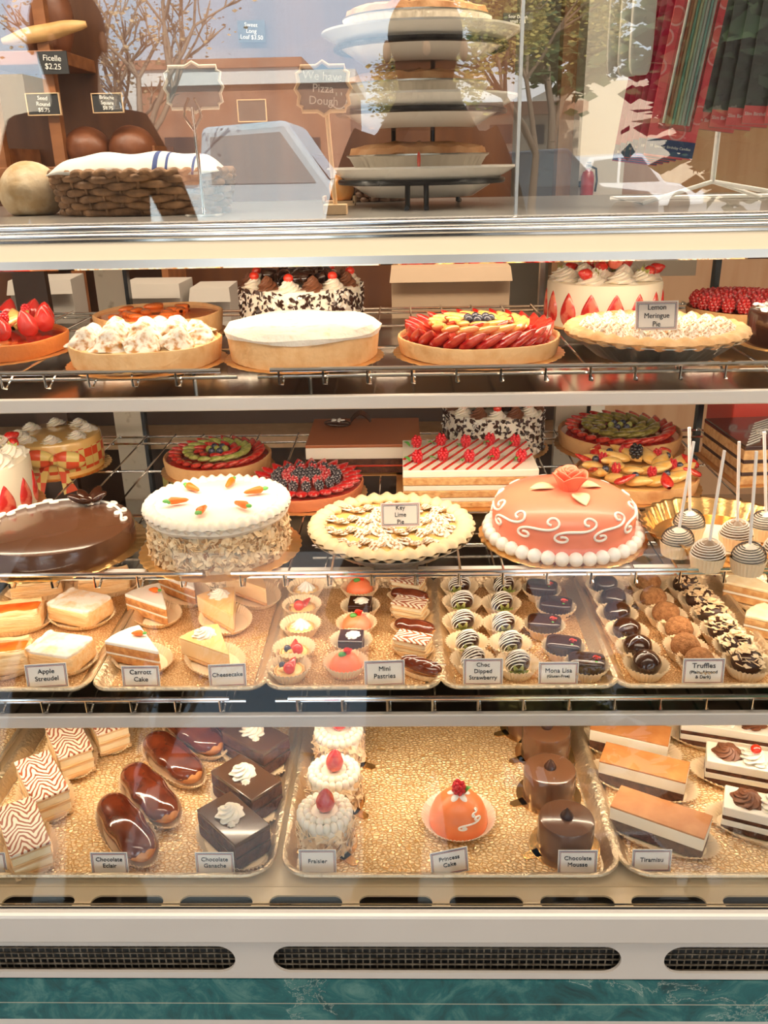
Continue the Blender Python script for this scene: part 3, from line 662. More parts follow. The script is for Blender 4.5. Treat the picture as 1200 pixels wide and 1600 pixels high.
for i in range(6):
    a = R_(20+60*i); x, y = .062*cos(a), .060*sin(a)
    o = part('carrot', cm('carrot', lambda: G().lathe([(.0003, 0), (.003, .004), (.0052, .018), (.0058, .026), (.003, .030), (.0003, .0305)], 12), orange), t, (x*.66, y*.66, .084), (0, R_(86), a))
    part('carrot_top', cm('cleaf', lambda: G().ball((0, 0, 0), (.006, .004, .003), 8, 6).ball((.004, .003, .001), (.004, .002, .003), 8, 5), green), o, (0, 0, .033), (0, pi/2, 0))
# rear tarts
fruit_spiral_tart('fruit tart with kiwi ring and strawberries, on the middle shelf behind the carrot cake', P_(342, 1.585, Z2), .103, .030, kiwi, 'spiral fruit tarts')
L_ = P_(480, 1.44, Z2); t = tart_shell('sugar-dusted tart of strawberries and blackberries, between the carrot cake and the striped cake', 'tart', L_, .101, .024, mat('red_base', (.5, .05, .03), .4), mat('red_brown_crust', (.72, .24, .10), .6, bump=.4, bscale=140), name='berry_tart')
for x, y, a in ring(24, .084): halfberry(t, (x, y, .023), .036, (0, R_(-14), a), strd)
for x, y, a in ring(15, .055, .2): raspberry(t, (x, y, .024), .0085, bberd, name='blackberry')
for x, y, a in ring(11, .036, .2): raspberry(t, (x, y, .026), .0085, raspd)
for x, y, a in ring(6, .019, .2)+[(0, 0, 0)]: raspberry(t, (x, y, .028), .0080, bberd, name='blackberry')
# key lime pie
L_ = place(612, 890, Z2, .088); t = thing('key_lime_pie', 'pale yellow pie with a fluted crust and piped meringue lattice, holding its name card', 'pie', L_)
pie_pan(t, .121, .026, .086); crimp(t, .115, .030, 34, .0125, mat('ivory_crust', (.86, .66, .40), .55, bump=.2, bscale=60), .22)
pg('filling', G().lathe([(.08, .01), (.108, .028), (.001, .030)], 48), mat('lime_custard', (.84, .54, .18), .3, coat=.3), t)
for k in range(4):
    y = -.066+k*.044; hw = sqrt(max(.102**2-y*y, 0))-.008; n = int(2*hw/.015)
    for i in range(n+1):
        part('meringue_swirl', cm('swirl', lambda: swirl_g(1, .9, 5, .25, 3, 0, 8), meri, ang=80), t, (-hw+i*2*hw/max(n, 1), y+.006*(-1)**i, .029), (0, .45, .4+i), (.0145, .0115, .0105))
kl = L_.copy()
pie_sign('Key\nLime\nPie', 'card reading Key Lime Pie, stuck in the yellow pie', 626, 820, 0, Z2+.038, kl.y-.02, .059, .037, .0098)
# tiramisu block cake
L_ = P_(571, 1.63, Z2); t = thing('tiramisu_cake', 'rectangular cocoa-dusted layer cake with a chocolate flower on one corner', 'cake', L_); pg('cake_board', G().box((0, 0, .001), (.235, .2, .002)), cakebd, t, smooth=False)
zt_ = box_layers(t, .215, .18, (('sponge_layer', .012, dsponge, 0), ('filling_layer', .004, glazeR, .001), ('sponge_layer', .012, dsponge, 0), ('cream_layer', .022, cream, 0), ('cocoa_layer', .006, mat('cocoa_top', (.40, .13, .045), .35), 0)))
o = ballp(t, 'chocolate_flower', (-.055, .035, zt_+.006), (.028, .02, .006), choc, (0, .1, .3)); 
for a in (0, 1.25, 2.5, 3.75, 5): part('white_petal', cm('ball', lambda: G().ball(), icing), t, (-.055+.009*cos(a), .035+.007*sin(a), zt_+.0125), (0, 0, a), (.006, .003, .0015))
for k in range(3): pg('chocolate_curl', G().tube([(-.03+.04*q_/8, .05+.004*k, zt_+.004+.016*sin(pi*q_/8)+k*.002) for q_ in range(9)], .0022, 6), choc, t)
black_forest('cherry-topped cake coated in chocolate shavings, behind the raspberry striped cake', P_(770, 1.70, Z2), .099, .083, 'black forest cakes', 1)
# raspberry striped block
L_ = P_(729, 1.445, Z2); t = thing('raspberry_layer_cake', 'rectangular layered sponge with red icing stripes and raspberries on top', 'cake', L_); pg('cake_board', G().box((0, 0, .001), (.25, .20, .002)), cakebd, t, smooth=False)
zt_ = box_layers(t, .226, .172, (('sponge_layer', .010, sponge, 0), ('cream_layer', .008, cream, .001), ('sponge_layer', .012, sponge, 0), ('cream_layer', .010, cream, .001), ('sponge_layer', .014, sponge, 0), ('icing_layer', .013, cream, 0)))
for i in range(12):
    x = -.105+i*.019; g = G(); xa_, xb_ = max(x-.035, -.111), min(x+.055, .111)
    sl = .172/.09; ya_ = -.084+(xa_-(x-.035))*sl; yb_ = .084-((x+.055)-xb_)*sl
    if yb_ > ya_: g.tube([(xa_+(xb_-xa_)*j/10, ya_+(yb_-ya_)*j/10, zt_+.0005) for j in range(11)], .0022, 6); pg('red_stripe', g, redg, t)
for i in range(5):
    for j in range(2):
        x, y = -.088+i*.044, -.045+j*.085+.01*(i % 2)
        raspberry(t, (x, y, zt_+.001), .0098); part('mint_leaf', cm('leaf', lambda: leaf_g(.014, .008), green), t, (x-.012, y-.006, zt_+.004), (0, -.3, 2.6+i), 1, solid=.0006)
# princess cake
L_ = place(878, 888, Z2, .118); t = thing('princess_cake', 'smooth peach-pink domed cake with white scrollwork and a coral marzipan rose', 'cake', L_); board(t, .128, goldfoil, 30)
PR = [(r_, z_*.88) for r_, z_ in [(.108, .002), (.109, .02), (.1085, .045), (.1065, .058), (.1005, .070), (.089, .079), (.070, .086), (.045, .091), (.02, .093), (.001, .0935)]]
pg('marzipan_cover', G().lathe(PR, 96), marz, t)
def prof_r(z):
    for (r0, z0), (r1, z1) in zip(PR, PR[1:]):
        if z0 <= z <= z1: return r0+(r1-r0)*(z-z0)/(z1-z0)
    return .1
for i in range(12):
    a = 2*pi*i/12; sp = scroll_pts(.060, .030)
    pg('piped_scroll', G().tube([((prof_r(.051+v)+.0012)*cos(a+u/.105), (prof_r(.051+v)+.0012)*sin(a+u/.105), .051+v) for u, v in sp], .0019, 8), icing, t)
g = G()
for x, y, a in ring(36, .114): g.ball((x, y, .0115), (.0108, .0108, .011), 12, 8)
pg('pearl_border', g, icing, t)
ro = part('rose', None, t, (.004, -.012, .078))
def petal(r, h, a0, span, flare):
    return G().grid(lambda u, v: ((r*(.45+.55*v**.6)+flare*v**3)*cos(a0+span*(u-.5)*(1-.25*v*v)), (r*(.45+.55*v**.6)+flare*v**3)*sin(a0+span*(u-.5)*(1-.25*v*v)), h*v*(1-.25*(2*u-1)**2)), 12, 8)
for r_, h_, n, fl in ((.0075, .036, 2, .001), (.012, .038, 3, .001), (.0165, .036, 3, .003), (.0205, .031, 4, .006)):
    for i in range(n): pg('petal', petal(r_, h_, 2*pi*i/n+r_*90, 2*pi/n*1.35, fl), rosem, ro, ang=80, solid=.0016)
for a, l_ in ((R_(-75), .038), (R_(170), .042), (R_(20), .036)): pg('leaf', leaf_g(l_, .026, .1), paleaf, t, loc=(.004+.02*cos(a), -.012+.02*sin(a), .081), rot=(0, .2, a), ang=80, solid=.0018)
# kiwi tart rear, peach tart
fruit_spiral_tart('large tart with dark glazed kiwi, at the right rear of the middle shelf', P_(966, 1.70, Z2), .122, .034, kiwid, 'spiral fruit tarts')
L_ = P_(992, 1.468, Z2); t = tart_shell('glazed peach tart with strawberries, raspberries and blackberry, behind the princess cake', 'tart', L_, .108, .027, peach, name='peach_tart')
for x, y, a in ring(13, .082, .2): halfberry(t, (x, y, .026), .058, (0, R_(-16), a+.8), peach, 'peach_slice')
for x, y, a in ring(9, .048, .2): halfberry(t, (x, y, .034), .052, (0, R_(-14), a+.8), peach, 'peach_slice')
for i, (x, y, a) in enumerate(ring(9, .094, .1)): halfberry(t, (x, y, .036), .038, (0, R_(-25), a+2.2+i), redg)
for i, (x, y, a) in enumerate(ring(6, .06, .7)): raspberry(t, (x, y, .036), .0085)
raspberry(t, (.005, .03, .040), .0125, mat('blackberry', (.012, .008, .012), .15, coat=.8), name='blackberry')
for x, y, a in ring(8, .072, .5): ballp(t, 'blueberry', (x, y, .042), .0065, blue)
# chocolate layered block + made-up red block standing in for the princess cake's reflection
L_ = Vector((solve_x(1205, 1.55, Z2), 1.55, Z2)); t = thing('chocolate_layer_cake', 'square layered sponge with dark chocolate top and thin white piped lines', 'cake', L_, R_(4))
pg('cake_board', G().box((0, 0, .001), (.22, .2, .002)), cakebd, t, smooth=False)
zt_ = box_layers(t, .20, .18, (('sponge_layer', .016, sponge, 0), ('chocolate_filling', .007, chocm, .001), ('sponge_layer', .016, sponge, 0), ('chocolate_filling', .007, chocm, .001), ('sponge_layer', .018, sponge, 0), ('chocolate_top', .008, choc, 0)))
for i in range(9): pg('piped_line', G().tube([(-.095+i*.009, -.085+i*.016, zt_+.0005), (-.06+i*.011, -.06+i*.017, zt_+.0012)], .0012, 6), icing, t)
curve_on_top(t, [(-.02+u, .0+v) for u, v in scroll_pts(.05, .05)], .0016, zt_+.001)
L_ = Vector((solve_x(1205, 1.745, Z2), 1.745, Z2)); t = thing('reflection_stand_in', 'made-up red block cake with white scrolls, standing in for a reflected princess cake', 'cake', L_, 0)
pg('icing_cover', G().box((0, 0, .0675), (.23, .15, .135)), mat('red_icing', (.78, .09, .06), .35), t, smooth=False, bevel=.006)
for i in range(6):
    sp = scroll_pts(.046, .024)
    pg('piped_scroll', G().tube([(-.095+i*.038+u, -.0762, .112+v) for u, v in sp], .0020, 8), icing, t)
# foil tray with cake pops
FT = Vector((solve_x(1123, 1.212, Z2), 1.212, Z2)); t = thing('foil_platter', 'round gold foil platter with a fluted rim, carrying the cake pops', 'platter', FT)
pg('fluted_rim', G().lathe([(.092, .0008), (.098, .004), (.112, .028), (.116, .029), (.1165, .0305), (.111, .030), (.097, .006), (.001, .0035)], 180, lambda R, z, a, j: (R*(1+(.02 if 1 < j < 6 else 0)*cos(30*a)), z, a)), goldfoil, t)
pg('paper_mat', G().lathe([(.09, .0042), (.09, .005), (.001, .005)], 64), paperw, t)
ivory = mat('ivory_coating', (.88, .80, .66), .3); taupe = mat('milk_chocolate_coating', (.27, .19, .13), .3); stick = mat('paper_stick', (.93, .91, .88), .5)
def cake_pop(px, py, m, dm, top, label):
    p = at_z(px, py, Z2+.006); t = thing('cake_pop', label, 'cake pop', p, 0, 'cake pops on the gold platter')
    part('paper_cup', cm('popcup', lambda: G().lathe([(.015, 0), (.0205, .0002), (.0245, .021), (.0240, .0212), (.0198, .0015), (.001, .0012)], 120, lambda R, z, a, j: (R*(1+.02*cos(30*a)), z, a)), paper), t)
    pg('cake_ball', G().lathe([(.001, .003)]+[(.0215*sin(s_), .0215-.0185*cos(s_)) for s_ in [.35+i*.24 for i in range(9)]]+[(.010, .0375), (.0045, .0415), (.001, .043)], 32), m, t)
    pts = []
    for i in range(110):
        s_ = i/110; ph = .75+.95*s_; r_ = .0215*sin(ph)*.0+(.0222*cos(s_*1.15)+.0012); pts.append((r_*cos(i*.38), r_*sin(i*.38)*1.0, .021+.0205*sin(s_*1.25)+.0018*sin(i*.38+1)))
    pg('drizzle', G().tube(pts, .00065, 5), dm, t)
    tp = at_y(top[0], top[1], p.y); v = Vector((tp.x-p.x, 0, tp.z-p.z-.034)); 
    pg('stick', G().tube([(0, 0, .034), (v.x, 0, .034+v.z)], .0022, 10), stick, t)
dk = mat('dark_drizzle', (.03, .02, .02), .3)
for a in ((1074, 838, ivory, dk, (1077, 668), 'white striped cake pop, rear left of the platter next to the fluted rim'),
          (1056, 866, ivory, dk, (1084, 690), 'white striped cake pop, furthest left of the front row'),
          (1103, 887, taupe, icing, (1132, 704), 'brown cake pop with white stripes, front of the platter between two white pops'),
          (1147, 855, taupe, icing, (1155, 690), 'brown cake pop with white stripes, behind the front row'),
          (1166, 893, ivory, dk, (1182, 705), 'white striped cake pop, nearest to the front rail at the right'),
          (1192, 840, ivory, dk, (1194, 675), 'white striped cake pop, rear right of the platter'),
          (1216, 880, taupe, icing, (1225, 690), 'brown cake pop cut by the right edge of the photo')): cake_pop(*a)
# ================================================================ TRAYS
def rrect(w, d, r, n=6): return obround(0, 0, w, d, n, r)
def tray(label, loc, w, d, h, liner, group, rr=.03, rz=0):
    t = thing('baking_tray', label, 'tray', loc, rz, group)
    loops = [(.016, .001), (.012, .0012), (.002, h-.003), (-.001, h), (-.006, h+.0005), (-.0075, h-.002), (-.006, h-.005), (.0, h-.005), (.0105, -.0002), (.016, 0)]
    v = []; f = []; N = None
    for ins, z in loops:
        P = rrect(w-2*ins, d-2*ins, max(rr-ins, .008)); N = len(P); v += [(x, y+d/2, z) for x, y in P]
    K = len(loops)
    for j in range(K-1):
        for i in range(N): f.append((j*N+i, j*N+(i+1) % N, (j+1)*N+(i+1) % N, (j+1)*N+i))
    f.append(tuple(range(N))); f.append(tuple(reversed([(K-1)*N+i for i in range(N)])))
    pg('tray_pan', G().add(v, f), tinm, t, ang=50)
    P = rrect(w-.03, d-.03, max(rr-.012, .01)); pg('gold_liner', G().prism([(x, y+d/2) for x, y in P], .0015, .0030), liner, t, smooth=False)
    return t
ZS = Z3+.004; h3 = .016
def tx(px, y, z, w): return solve_x(px, y, z+h3)+w/2
yf3 = 1.014
gt = 'small baking trays on the lower wire rack'
for lab, pa in (('small gold-lined tray holding the apple strudel pieces', -133), ('small gold-lined tray holding carrot cake and cheesecake slices', 143), ('small gold-lined tray holding the mini pastries', 415),
                ('small gold-lined tray holding dipped strawberries and chocolate domes', 692), ('small gold-lined tray holding the truffles', 964), ('small gold-lined tray cut by the right edge, right of the truffles', 1242)):
    tray(lab, (tx(pa, yf3, ZS, .232)+.004, yf3, ZS), .232, .33, h3, goldl2, gt, .02)
ZI = ZS+.0034
def B3(px, py):
    p = at_z(px, 926+(py-930)*.915, ZI); p.y = max(p.y, yf3+.040); p.x = solve_x(px, p.y, ZI+.012); return p
# ---- strudel
flaky = mat('flaky_pastry', (.86, .50, .20), .55, col2=(.93, .68, .38), scale=18, bump=.7, bscale=50, stretch=(1, 6, 6))
dusted = mat('dusted_pastry', (.93, .88, .80), .85, col2=(.85, .62, .36), scale=55, lo=.48, hi=.7, bump=.8, bscale=90)
def soft_box(L, W, H, amp=.05, e=.22, seed=0):
    def ps(v): return 0.0001 if v in (0, 1) else 1
    def sg(c, p): return math.copysign(abs(c)**p, c)
    return G().lathe([(1, 0)]*1, 4) if False else G().grid(lambda u, v: (L/2*sg(cos(2*pi*u), e)*ps(v)*max(sin(pi*v), 1e-3)**e*(1+amp*noise.noise((cos(2*pi*u)*2+seed, sin(2*pi*u)*2, v*3))), W/2*sg(sin(2*pi*u), e)*ps(v)*max(sin(pi*v), 1e-3)**e*(1+amp*noise.noise((cos(2*pi*u)*2, sin(2*pi*u)*2+seed, v*3+5))), H/2-H/2*sg(cos(pi*v), .35)), 48, 18, closeu=True)
def strudel(px, py, rz, L, W, dust, label):
    t = thing('strudel_slice', label, 'strudel', B3(px, py), rz, 'strudel pieces on the left tray')
    doily(t, L*.62, W*.66)
    pg('pastry', soft_box(L, W, .030, seed=px*.01), flaky, t, loc=(0, 0, .003), ang=80)
    if dust:
        pg('sugared_top', soft_box(L*.94, W*.92, .008, .08, seed=px*.02), dusted, t, loc=(0, 0, .028), ang=80)
        pg('pastry_edge', G().tube([(L*.44, -W*.42+W*.84*i/8, .032+.001*sin(i*2)) for i in range(9)], .006, 8), dusted, t)
    else:
        pg('fruit_strip', soft_box(L*.90, W*.5, .006, .1, seed=px*.03), jam, t, loc=(0, 0, .029), ang=80)
        for s in (-1, 1): pg('pastry_edge', G().tube([(-L*.46+L*.92*i/8, s*W*.36, .031+.0015*sin(i*1.7)) for i in range(9)], .0065, 8), flaky, t)
strudel(128, 975, R_(158), .085, .066, True, 'sugar-dusted strudel piece, behind the other dusted one')
strudel(98, 1052, R_(165), .080, .064, True, 'sugar-dusted strudel piece behind the Apple Streudel card')
strudel(22, 988, R_(12), .095, .058, False, 'golden strudel with a red fruit strip, left of the dusted pieces')
strudel(-2, 1060, R_(14), .095, .062, False, 'golden strudel with a fruit strip at the front left corner of the tray')
strudel(165, 928, R_(15), .085, .045, False, 'plain golden strudel piece at the rear right of the left tray')
strudel(60, 935, R_(12), .085, .04, False, 'plain golden strudel piece at the rear, under the chocolate cake')
# ---- wedges
def wedge_poly(L, W): return [(-L/2, -W/2), (L*.46, -.002), (L*.5, 0), (L*.46, .002), (-L/2, W/2), (-L*.56, W*.25), (-L*.575, 0), (-L*.56, -W*.25)]
def wedge(t, L, W, layers, z=.003):
    for nm, hh, m in layers: pg(nm, G().prism(wedge_poly(L, W), z, z+hh), m, t, smooth=False, bevel=min(.0018, hh*.3)); z += hh
    return z
carrotsp = mat('carrot_sponge', (.50, .20, .06), .85, col2=(.72, .36, .12), scale=110, bump=.9, bscale=140)
def carrot_slice(px, py, rz, label):
    t = thing('carrot_cake_slice', label, 'cake slice', B3(px, py), rz, 'carrot cake slices'); doily(t, .05, .036)
    z = wedge(t, .088, .062, (('sponge_layer', .012, carrotsp), ('cream_layer', .003, cream), ('sponge_layer', .012, carrotsp), ('icing_layer', .006, icing)))
    o = part('carrot', cm('carrot', lambda: G().ball(), orange), t, (-.025, .003, z+.004), (0, R_(85), R_(30)), .72); o.data = cm('carrotbig', lambda: G().lathe([(.0003, 0), (.003, .004), (.0062, .014), (.0065, .022), (.003, .027), (.0003, .0275)], 12), orange)
    part('carrot_top', cm('cleaf', None, green), o, (0, 0, .029), (0, pi/2, 0))
carrot_slice(243, 972, R_(-50), 'carrot cake slice with a marzipan carrot, middle of its three')
carrot_slice(222, 1050, R_(-38), 'carrot cake slice right behind the Carrott Cake card')
carrot_slice(290, 938, R_(-55), 'carrot cake slice at the rear, partly hidden under the middle rack')
cheesem = mat('cheesecake', (.92, .68, .38), .45, col2=(.88, .56, .24), scale=14); cheeset = mat('baked_top', (.86, .50, .18), .4, col2=(.93, .66, .32), scale=20)
def cheese_slice(px, py, rz, label):
    t = thing('cheesecake_slice', label, 'cake slice', B3(px, py), rz, 'cheesecake slices'); doily(t, .052, .038)
    z = wedge(t, .090, .064, (('crumb_base', .006, crustm), ('cheese_layer', .026, cheesem), ('baked_top', .002, cheeset)))
    rosette(t, (-.028, 0, z), .0165, .014)
cheese_slice(352, 982, R_(-62), 'cheesecake slice with a cream rosette, second from the front')
cheese_slice(336, 1052, R_(-50), 'cheesecake slice with a cream rosette, right behind the Cheesecake card')
cheese_slice(398, 940, R_(-55), 'cheesecake slice at the rear right corner of its tray')
# ---- mini pastries
cup3 = cm('cup', lambda: cup_g(1, .62, 34, .66, .05), paper)
def cup(t, r, z=0): return part('paper_cup', cup3, t, (0, 0, z), (0, 0, rnd.uniform(0, 1)), r)
def mini_tartlet(px, py, kind, label, ph=0):
    t = thing('mini_tartlet', label, 'mini pastry', B3(px, py), ph, 'mini pastries in paper cups'); cup(t, .0315)
    pg('tartlet_shell', G().lathe([(.015, .001), (.022, .012), (.0205, .0125), (.019, .010), (.001, .0105)], 40, lambda R, z, a, j: (R*(1+.03*cos(12*a)), z, a)), crustm, t)
    if kind: 
        part('lemon_curd', cm('ball', lambda: G().ball(), custard), t, (0, 0, .0105), (0, 0, 0), (.019, .019, .003)); part('meringue_kiss', cm('mk', lambda: swirl_g(1, 1.1, 9, .2, .8, 0, 10), icing, ang=80), t, (0, 0, .012), (0, 0, 0), .0135)
    else:
        part('custard', cm('ball', lambda: G().ball(), custard), t, (0, 0, .0105), (0, 0, 0), (.019, .019, .004))
        halfberry(t, (.006, .005, .014), .026, (0, -.35, .8)); part('cherry', cm('ball', lambda: G().ball(), cherry), t, (-.004+.004*ph, -.009, .020), (0, 0, 0), (.0085, .0085, .009)); ballp(t, 'blueberry', (-.008, .006, .0175), .0055, blue); halfberry(t, (-.010, -.004, .013), .022, (0, -.3, 3.4), peach, 'peach_slice')
mini_tartlet(478, 935, 1, 'mini tartlet with a white meringue kiss, rearmost of the left column')
mini_tartlet(472, 966, 0, 'mini fruit tartlet between the two meringue tartlets')
mini_tartlet(470, 1000, 1, 'mini tartlet with a meringue kiss, in the middle of the left column')
mini_tartlet(460, 1042, 0, 'mini fruit tartlet second from the front, with a cherry and blueberry', .8)
mini_tartlet(452, 1078, 0, 'mini fruit tartlet at the front left corner of the pastry tray', .4)
def mini_princess(px, py, label):
    t = thing('mini_princess_cake', label, 'mini pastry', B3(px, py), 0, 'mini pastries in paper cups'); cup(t, .0315)
    pg('marzipan_cover', G().lathe([(.022, .002), (.0228, .010), (.021, .019), (.015, .027), (.008, .031), (.001, .032)], 40), mat('coral_marzipan', (.92, .24, .10), .35, sss=.1), t)
    part('rose', cm('rosebud', lambda: petal_bud(), mat('rose_red', (.80, .06, .03), .35)), t, (.004, 0, .030), (0, 0, 0), .0075)
    part('leaf', cm('leafd', lambda: G().ball((0, 0, 0), (.006, .0045, .004), 10, 6), green), t, (-.004, -.004, .032))
def petal_bud():
    g = G()
    for r_, h_, n, fl in ((.35, 1.0, 2, .05), (.7, 1.05, 3, .15)):
        for i in range(n):
            q_ = petal(r_, h_, 2*pi*i/n+r_*3, 2*pi/n*1.4, fl); g.add(q_.v, q_.f)
    g.ball((0, 0, .3), (.4, .4, .5), 8, 6); return g
mini_princess(562, 936, 'mini coral dome cake, rearmost of the middle column')
mini_princess(557, 998, 'mini coral dome cake between the two chocolate squares')
mini_princess(540, 1066, 'mini coral dome cake at the front, left of the Mini Pastries card')
def mini_choc(px, py, label):
    t = thing('mini_chocolate_square', label, 'mini pastry', B3(px, py), R_(-3), 'mini pastries in paper cups'); cup(t, .0315)
    z = box_layers(t, .036, .036, (('sponge_layer', .012, dsponge, 0), ('ganache_layer', .009, chocm, 0), ('glazed_top', .003, choc, 0)), .0015)
    rosette(t, (.002, 0, z), .0115, .006, icing)
mini_choc(563, 968, 'small chocolate square with a white cream star, rear one of two')
mini_choc(549, 1028, 'small chocolate square with a white cream star, front one of two')
# napoleon material with chevrons
def chevron(name, a, b, freq, ln=.12):
    m = bpy.data.materials.new(name); m.use_nodes = True; n = m.node_tree; P = n.nodes['Principled BSDF']; P.inputs['Roughness'].default_value = .28
    t = n.nodes.new('ShaderNodeTexCoord'); s = n.nodes.new('ShaderNodeSeparateXYZ'); n.links.new(t.outputs['Object'], s.inputs[0])
    nz_ = n.nodes.new('ShaderNodeTexNoise'); nz_.inputs['Scale'].default_value = 28; n.links.new(t.outputs['Object'], nz_.inputs[0])
    def math_(op, x, y=None):
        q = n.nodes.new('ShaderNodeMath'); q.operation = op
        for i, e in enumerate((x, y)):
            if e is None: continue
            if isinstance(e, (int, float)): q.inputs[i].default_value = e
            else: n.links.new(e, q.inputs[i])
        return q.outputs[0]
    pp = math_('PINGPONG', math_('ADD', s.outputs['Y'], .5), .017)
    ph = math_('ADD', math_('ADD', math_('MULTIPLY', s.outputs['X'], freq), math_('MULTIPLY', pp, freq*1.3)), math_('MULTIPLY', nz_.outputs['Fac'], 22.0))
    r = n.nodes.new('ShaderNodeValToRGB'); r.color_ramp.elements[0].position = .28; r.color_ramp.elements[0].color = (*b, 1); r.color_ramp.elements[1].position = .5; r.color_ramp.elements[1].color = (*a, 1)
    n.links.new(math_('ADD', math_('MULTIPLY', math_('SINE', ph), .5), .5), r.inputs[0]); n.links.new(r.outputs[0], P.inputs['Base Color']); MATS[name] = m; return m
napt = chevron('marbled_icing', (.93, .84, .68), (.36, .09, .03), 560)
pastl = mat('puff_layers', (.86, .62, .36), .7, col2=(.70, .40, .16), scale=8, stretch=(3, 3, 60), bump=.5, bscale=20)
napc = mat('pastry_cream', (.93, .82, .58), .4, col2=(.88, .70, .42), scale=60)
def napoleon(loc, L, W, H, rz, label, group, name='napoleon', dz=True):
    t = thing(name, label, 'pastry', loc, rz, group)
    if dz: doily(t, L*.60, W*.72)
    z = box_layers(t, L, W, (('puff_layer', H*.16, pastl, 0), ('custard_layer', H*.27, napc, .0012), ('puff_layer', H*.14, pastl, 0), ('custard_layer', H*.27, napc, .001), ('puff_layer', H*.08, pastl, 0), ('marbled_top', H*.08, napt, -.0002)), .003)
    return t
for px, py, lab in ((638, 930, 'mini marbled napoleon, rearmost in the right column'), (640, 970, 'mini marbled napoleon between two mini eclairs'), (645, 1032, 'mini marbled napoleon nearest the front of the right column')):
    t = napoleon(B3(px, py), .052, .032, .024, R_(-22), lab, 'mini napoleons', 'mini_napoleon', True)
def eclair_parts(t, L, W, H, m):
    pg('choux_body', G().grid(lambda u, v: ((L/2)*(-cos(pi*v)) if False else L/2*(2*v-1)*1.0, W/2*cos(2*pi*u)*max(1-abs(2*v-1)**3.6, 0.0004)**.5*(1+.05*sin(v*17)), H*.42+H*.42*sin(2*pi*u)*max(1-abs(2*v-1)**3.6, .0004)**.5*(1+.05*sin(v*13))), 28, 26, closeu=True), mat('choux', (.80, .40, .13), .5, col2=(.62, .24, .06), scale=25, bump=.5, bscale=70), t, loc=(0, 0, .003))
    pg('chocolate_glaze', G().grid(lambda u, v: (L*.485*(2*v-1), W*.52*cos(pi*(u*1.16-.08))*max(1-abs(2*v-1)**3.6, .0004)**.5*(1+.05*sin(v*17)), H*.46+H*.46*sin(pi*(u*1.16-.08))*max(1-abs(2*v-1)**3.6, .0004)**.5*(1+.05*sin(v*13)+.02*sin(u*20+v*9))), 26, 26), m, t, loc=(0, 0, .003), solid=.0012)
def boat(t, L, W, h=.014): return part('paper_boat', cm('boat', lambda: cup_g(1, 1, 60, .80, .025), paper), t, (0, 0, 0), (0, 0, 0), (L/2, W/2, h))
for px, py, lab in ((640, 946, 'mini chocolate eclair, rear one of three'), (648, 1000, 'mini chocolate eclair in the middle of the right column'), (658, 1068, 'mini chocolate eclair with streaked glaze at the front, right of the card')):
    t = thing('mini_eclair', lab, 'mini pastry', B3(px, py), R_(-20 if py < 1040 else -32), 'mini eclairs'); boat(t, .078, .040, .010)
    eclair_parts(t, .068, .024, .022, ecl)
    if py > 1040:
        for k in range(5): pg('cream_streak', G().tube([(-.028+k*.012+.004*q_, -.007+.0035*q_, .0235-.0004*(q_-2)**2) for q_ in range(5)], .0007, 5), icing, t)
# ---- dipped strawberries
def dipped(px, py, rz, label):
    t = thing('dipped_strawberry', label, 'dipped strawberry', B3(px, py), rz, 'chocolate dipped strawberries'); cup(t, .0315)
    g = lambda: G().lathe([(max(sin(pi*min(s_, 1))**.6*(1.02-.35*s_), .001), 1.7*s_-.85) for s_ in [i/14 for i in range(15)]], 28, cap=False)
    part('chocolate_coat', cm('dipcoat', g, choc), t, (0, 0, .021), (R_(-72), 0, 0), (.0205, .0185, .0235))
    for k in range(8):
        s_ = .12+k*.095; R = max(sin(pi*s_)**.6*(1.02-.35*s_), .001)
        part('white_drizzle', cm(('driz', k), lambda: G().tube([(.021*R*cos(a_), .0192*R*sin(a_), .0235*(1.7*s_-.85)+.0012*sin(a_*2+k)+.004*cos(a_)) for a_ in [2*pi*i/26 for i in range(26)]], .0008, 5, True), icing), t, (0, 0, .021), (R_(-72), 0, 0))
    part('leaf_cap', cm('capd', lambda: cap_g(.012), leafc), t, (0, -.019, .017), (R_(100), 0, 0), 1.0)
for i, (px, py) in enumerate(((718, 934), (722, 962), (723, 996), (730, 1032), (738, 1062))): dipped(px, py, R_(-12+i*5), ['rearmost dipped strawberry of the left column', 'second dipped strawberry from the rear, left column', 'middle dipped strawberry of the left column', 'dipped strawberry of the left column behind the Choc Dipped card', 'front dipped strawberry hidden partly by the Choc Dipped card'][i])
for i, (px, py) in enumerate(((786, 934), (783, 964), (786, 1000), (797, 1034), (808, 1068))): dipped(px, py, R_(10-i*3), ['rearmost dipped strawberry of the right column', 'second dipped strawberry from the rear, right column', 'middle dipped strawberry of the right column', 'dipped strawberry of the right column with large leaves', 'front dipped strawberry between the Choc Dipped and Mona Lisa cards'][i])
def mona(px, py, rz, label, L=.052):
    t = thing('chocolate_dome', label, 'chocolate cake', B3(px, py), rz, 'chocolate domes with marzipan flowers'); cup(t, .0315)
    part('chocolate_coat', cm('monac', lambda: soft_box(1, .72, .5, .03, .5), choc, ang=80), t, (0, 0, .004), (0, 0, 0), L)
    part('flower', cm('rosebud', petal_bud, mat('rose_red', (.80, .06, .03), .35)), t, (L*.25, -.002, L*.48), (0, 0, 0), .0065)
    part('leaf', cm('leafd', lambda: G().ball((0, 0, 0), (.006, .0045, .004), 10, 6), green), t, (L*.25-.001, -.010, L*.48+.001))
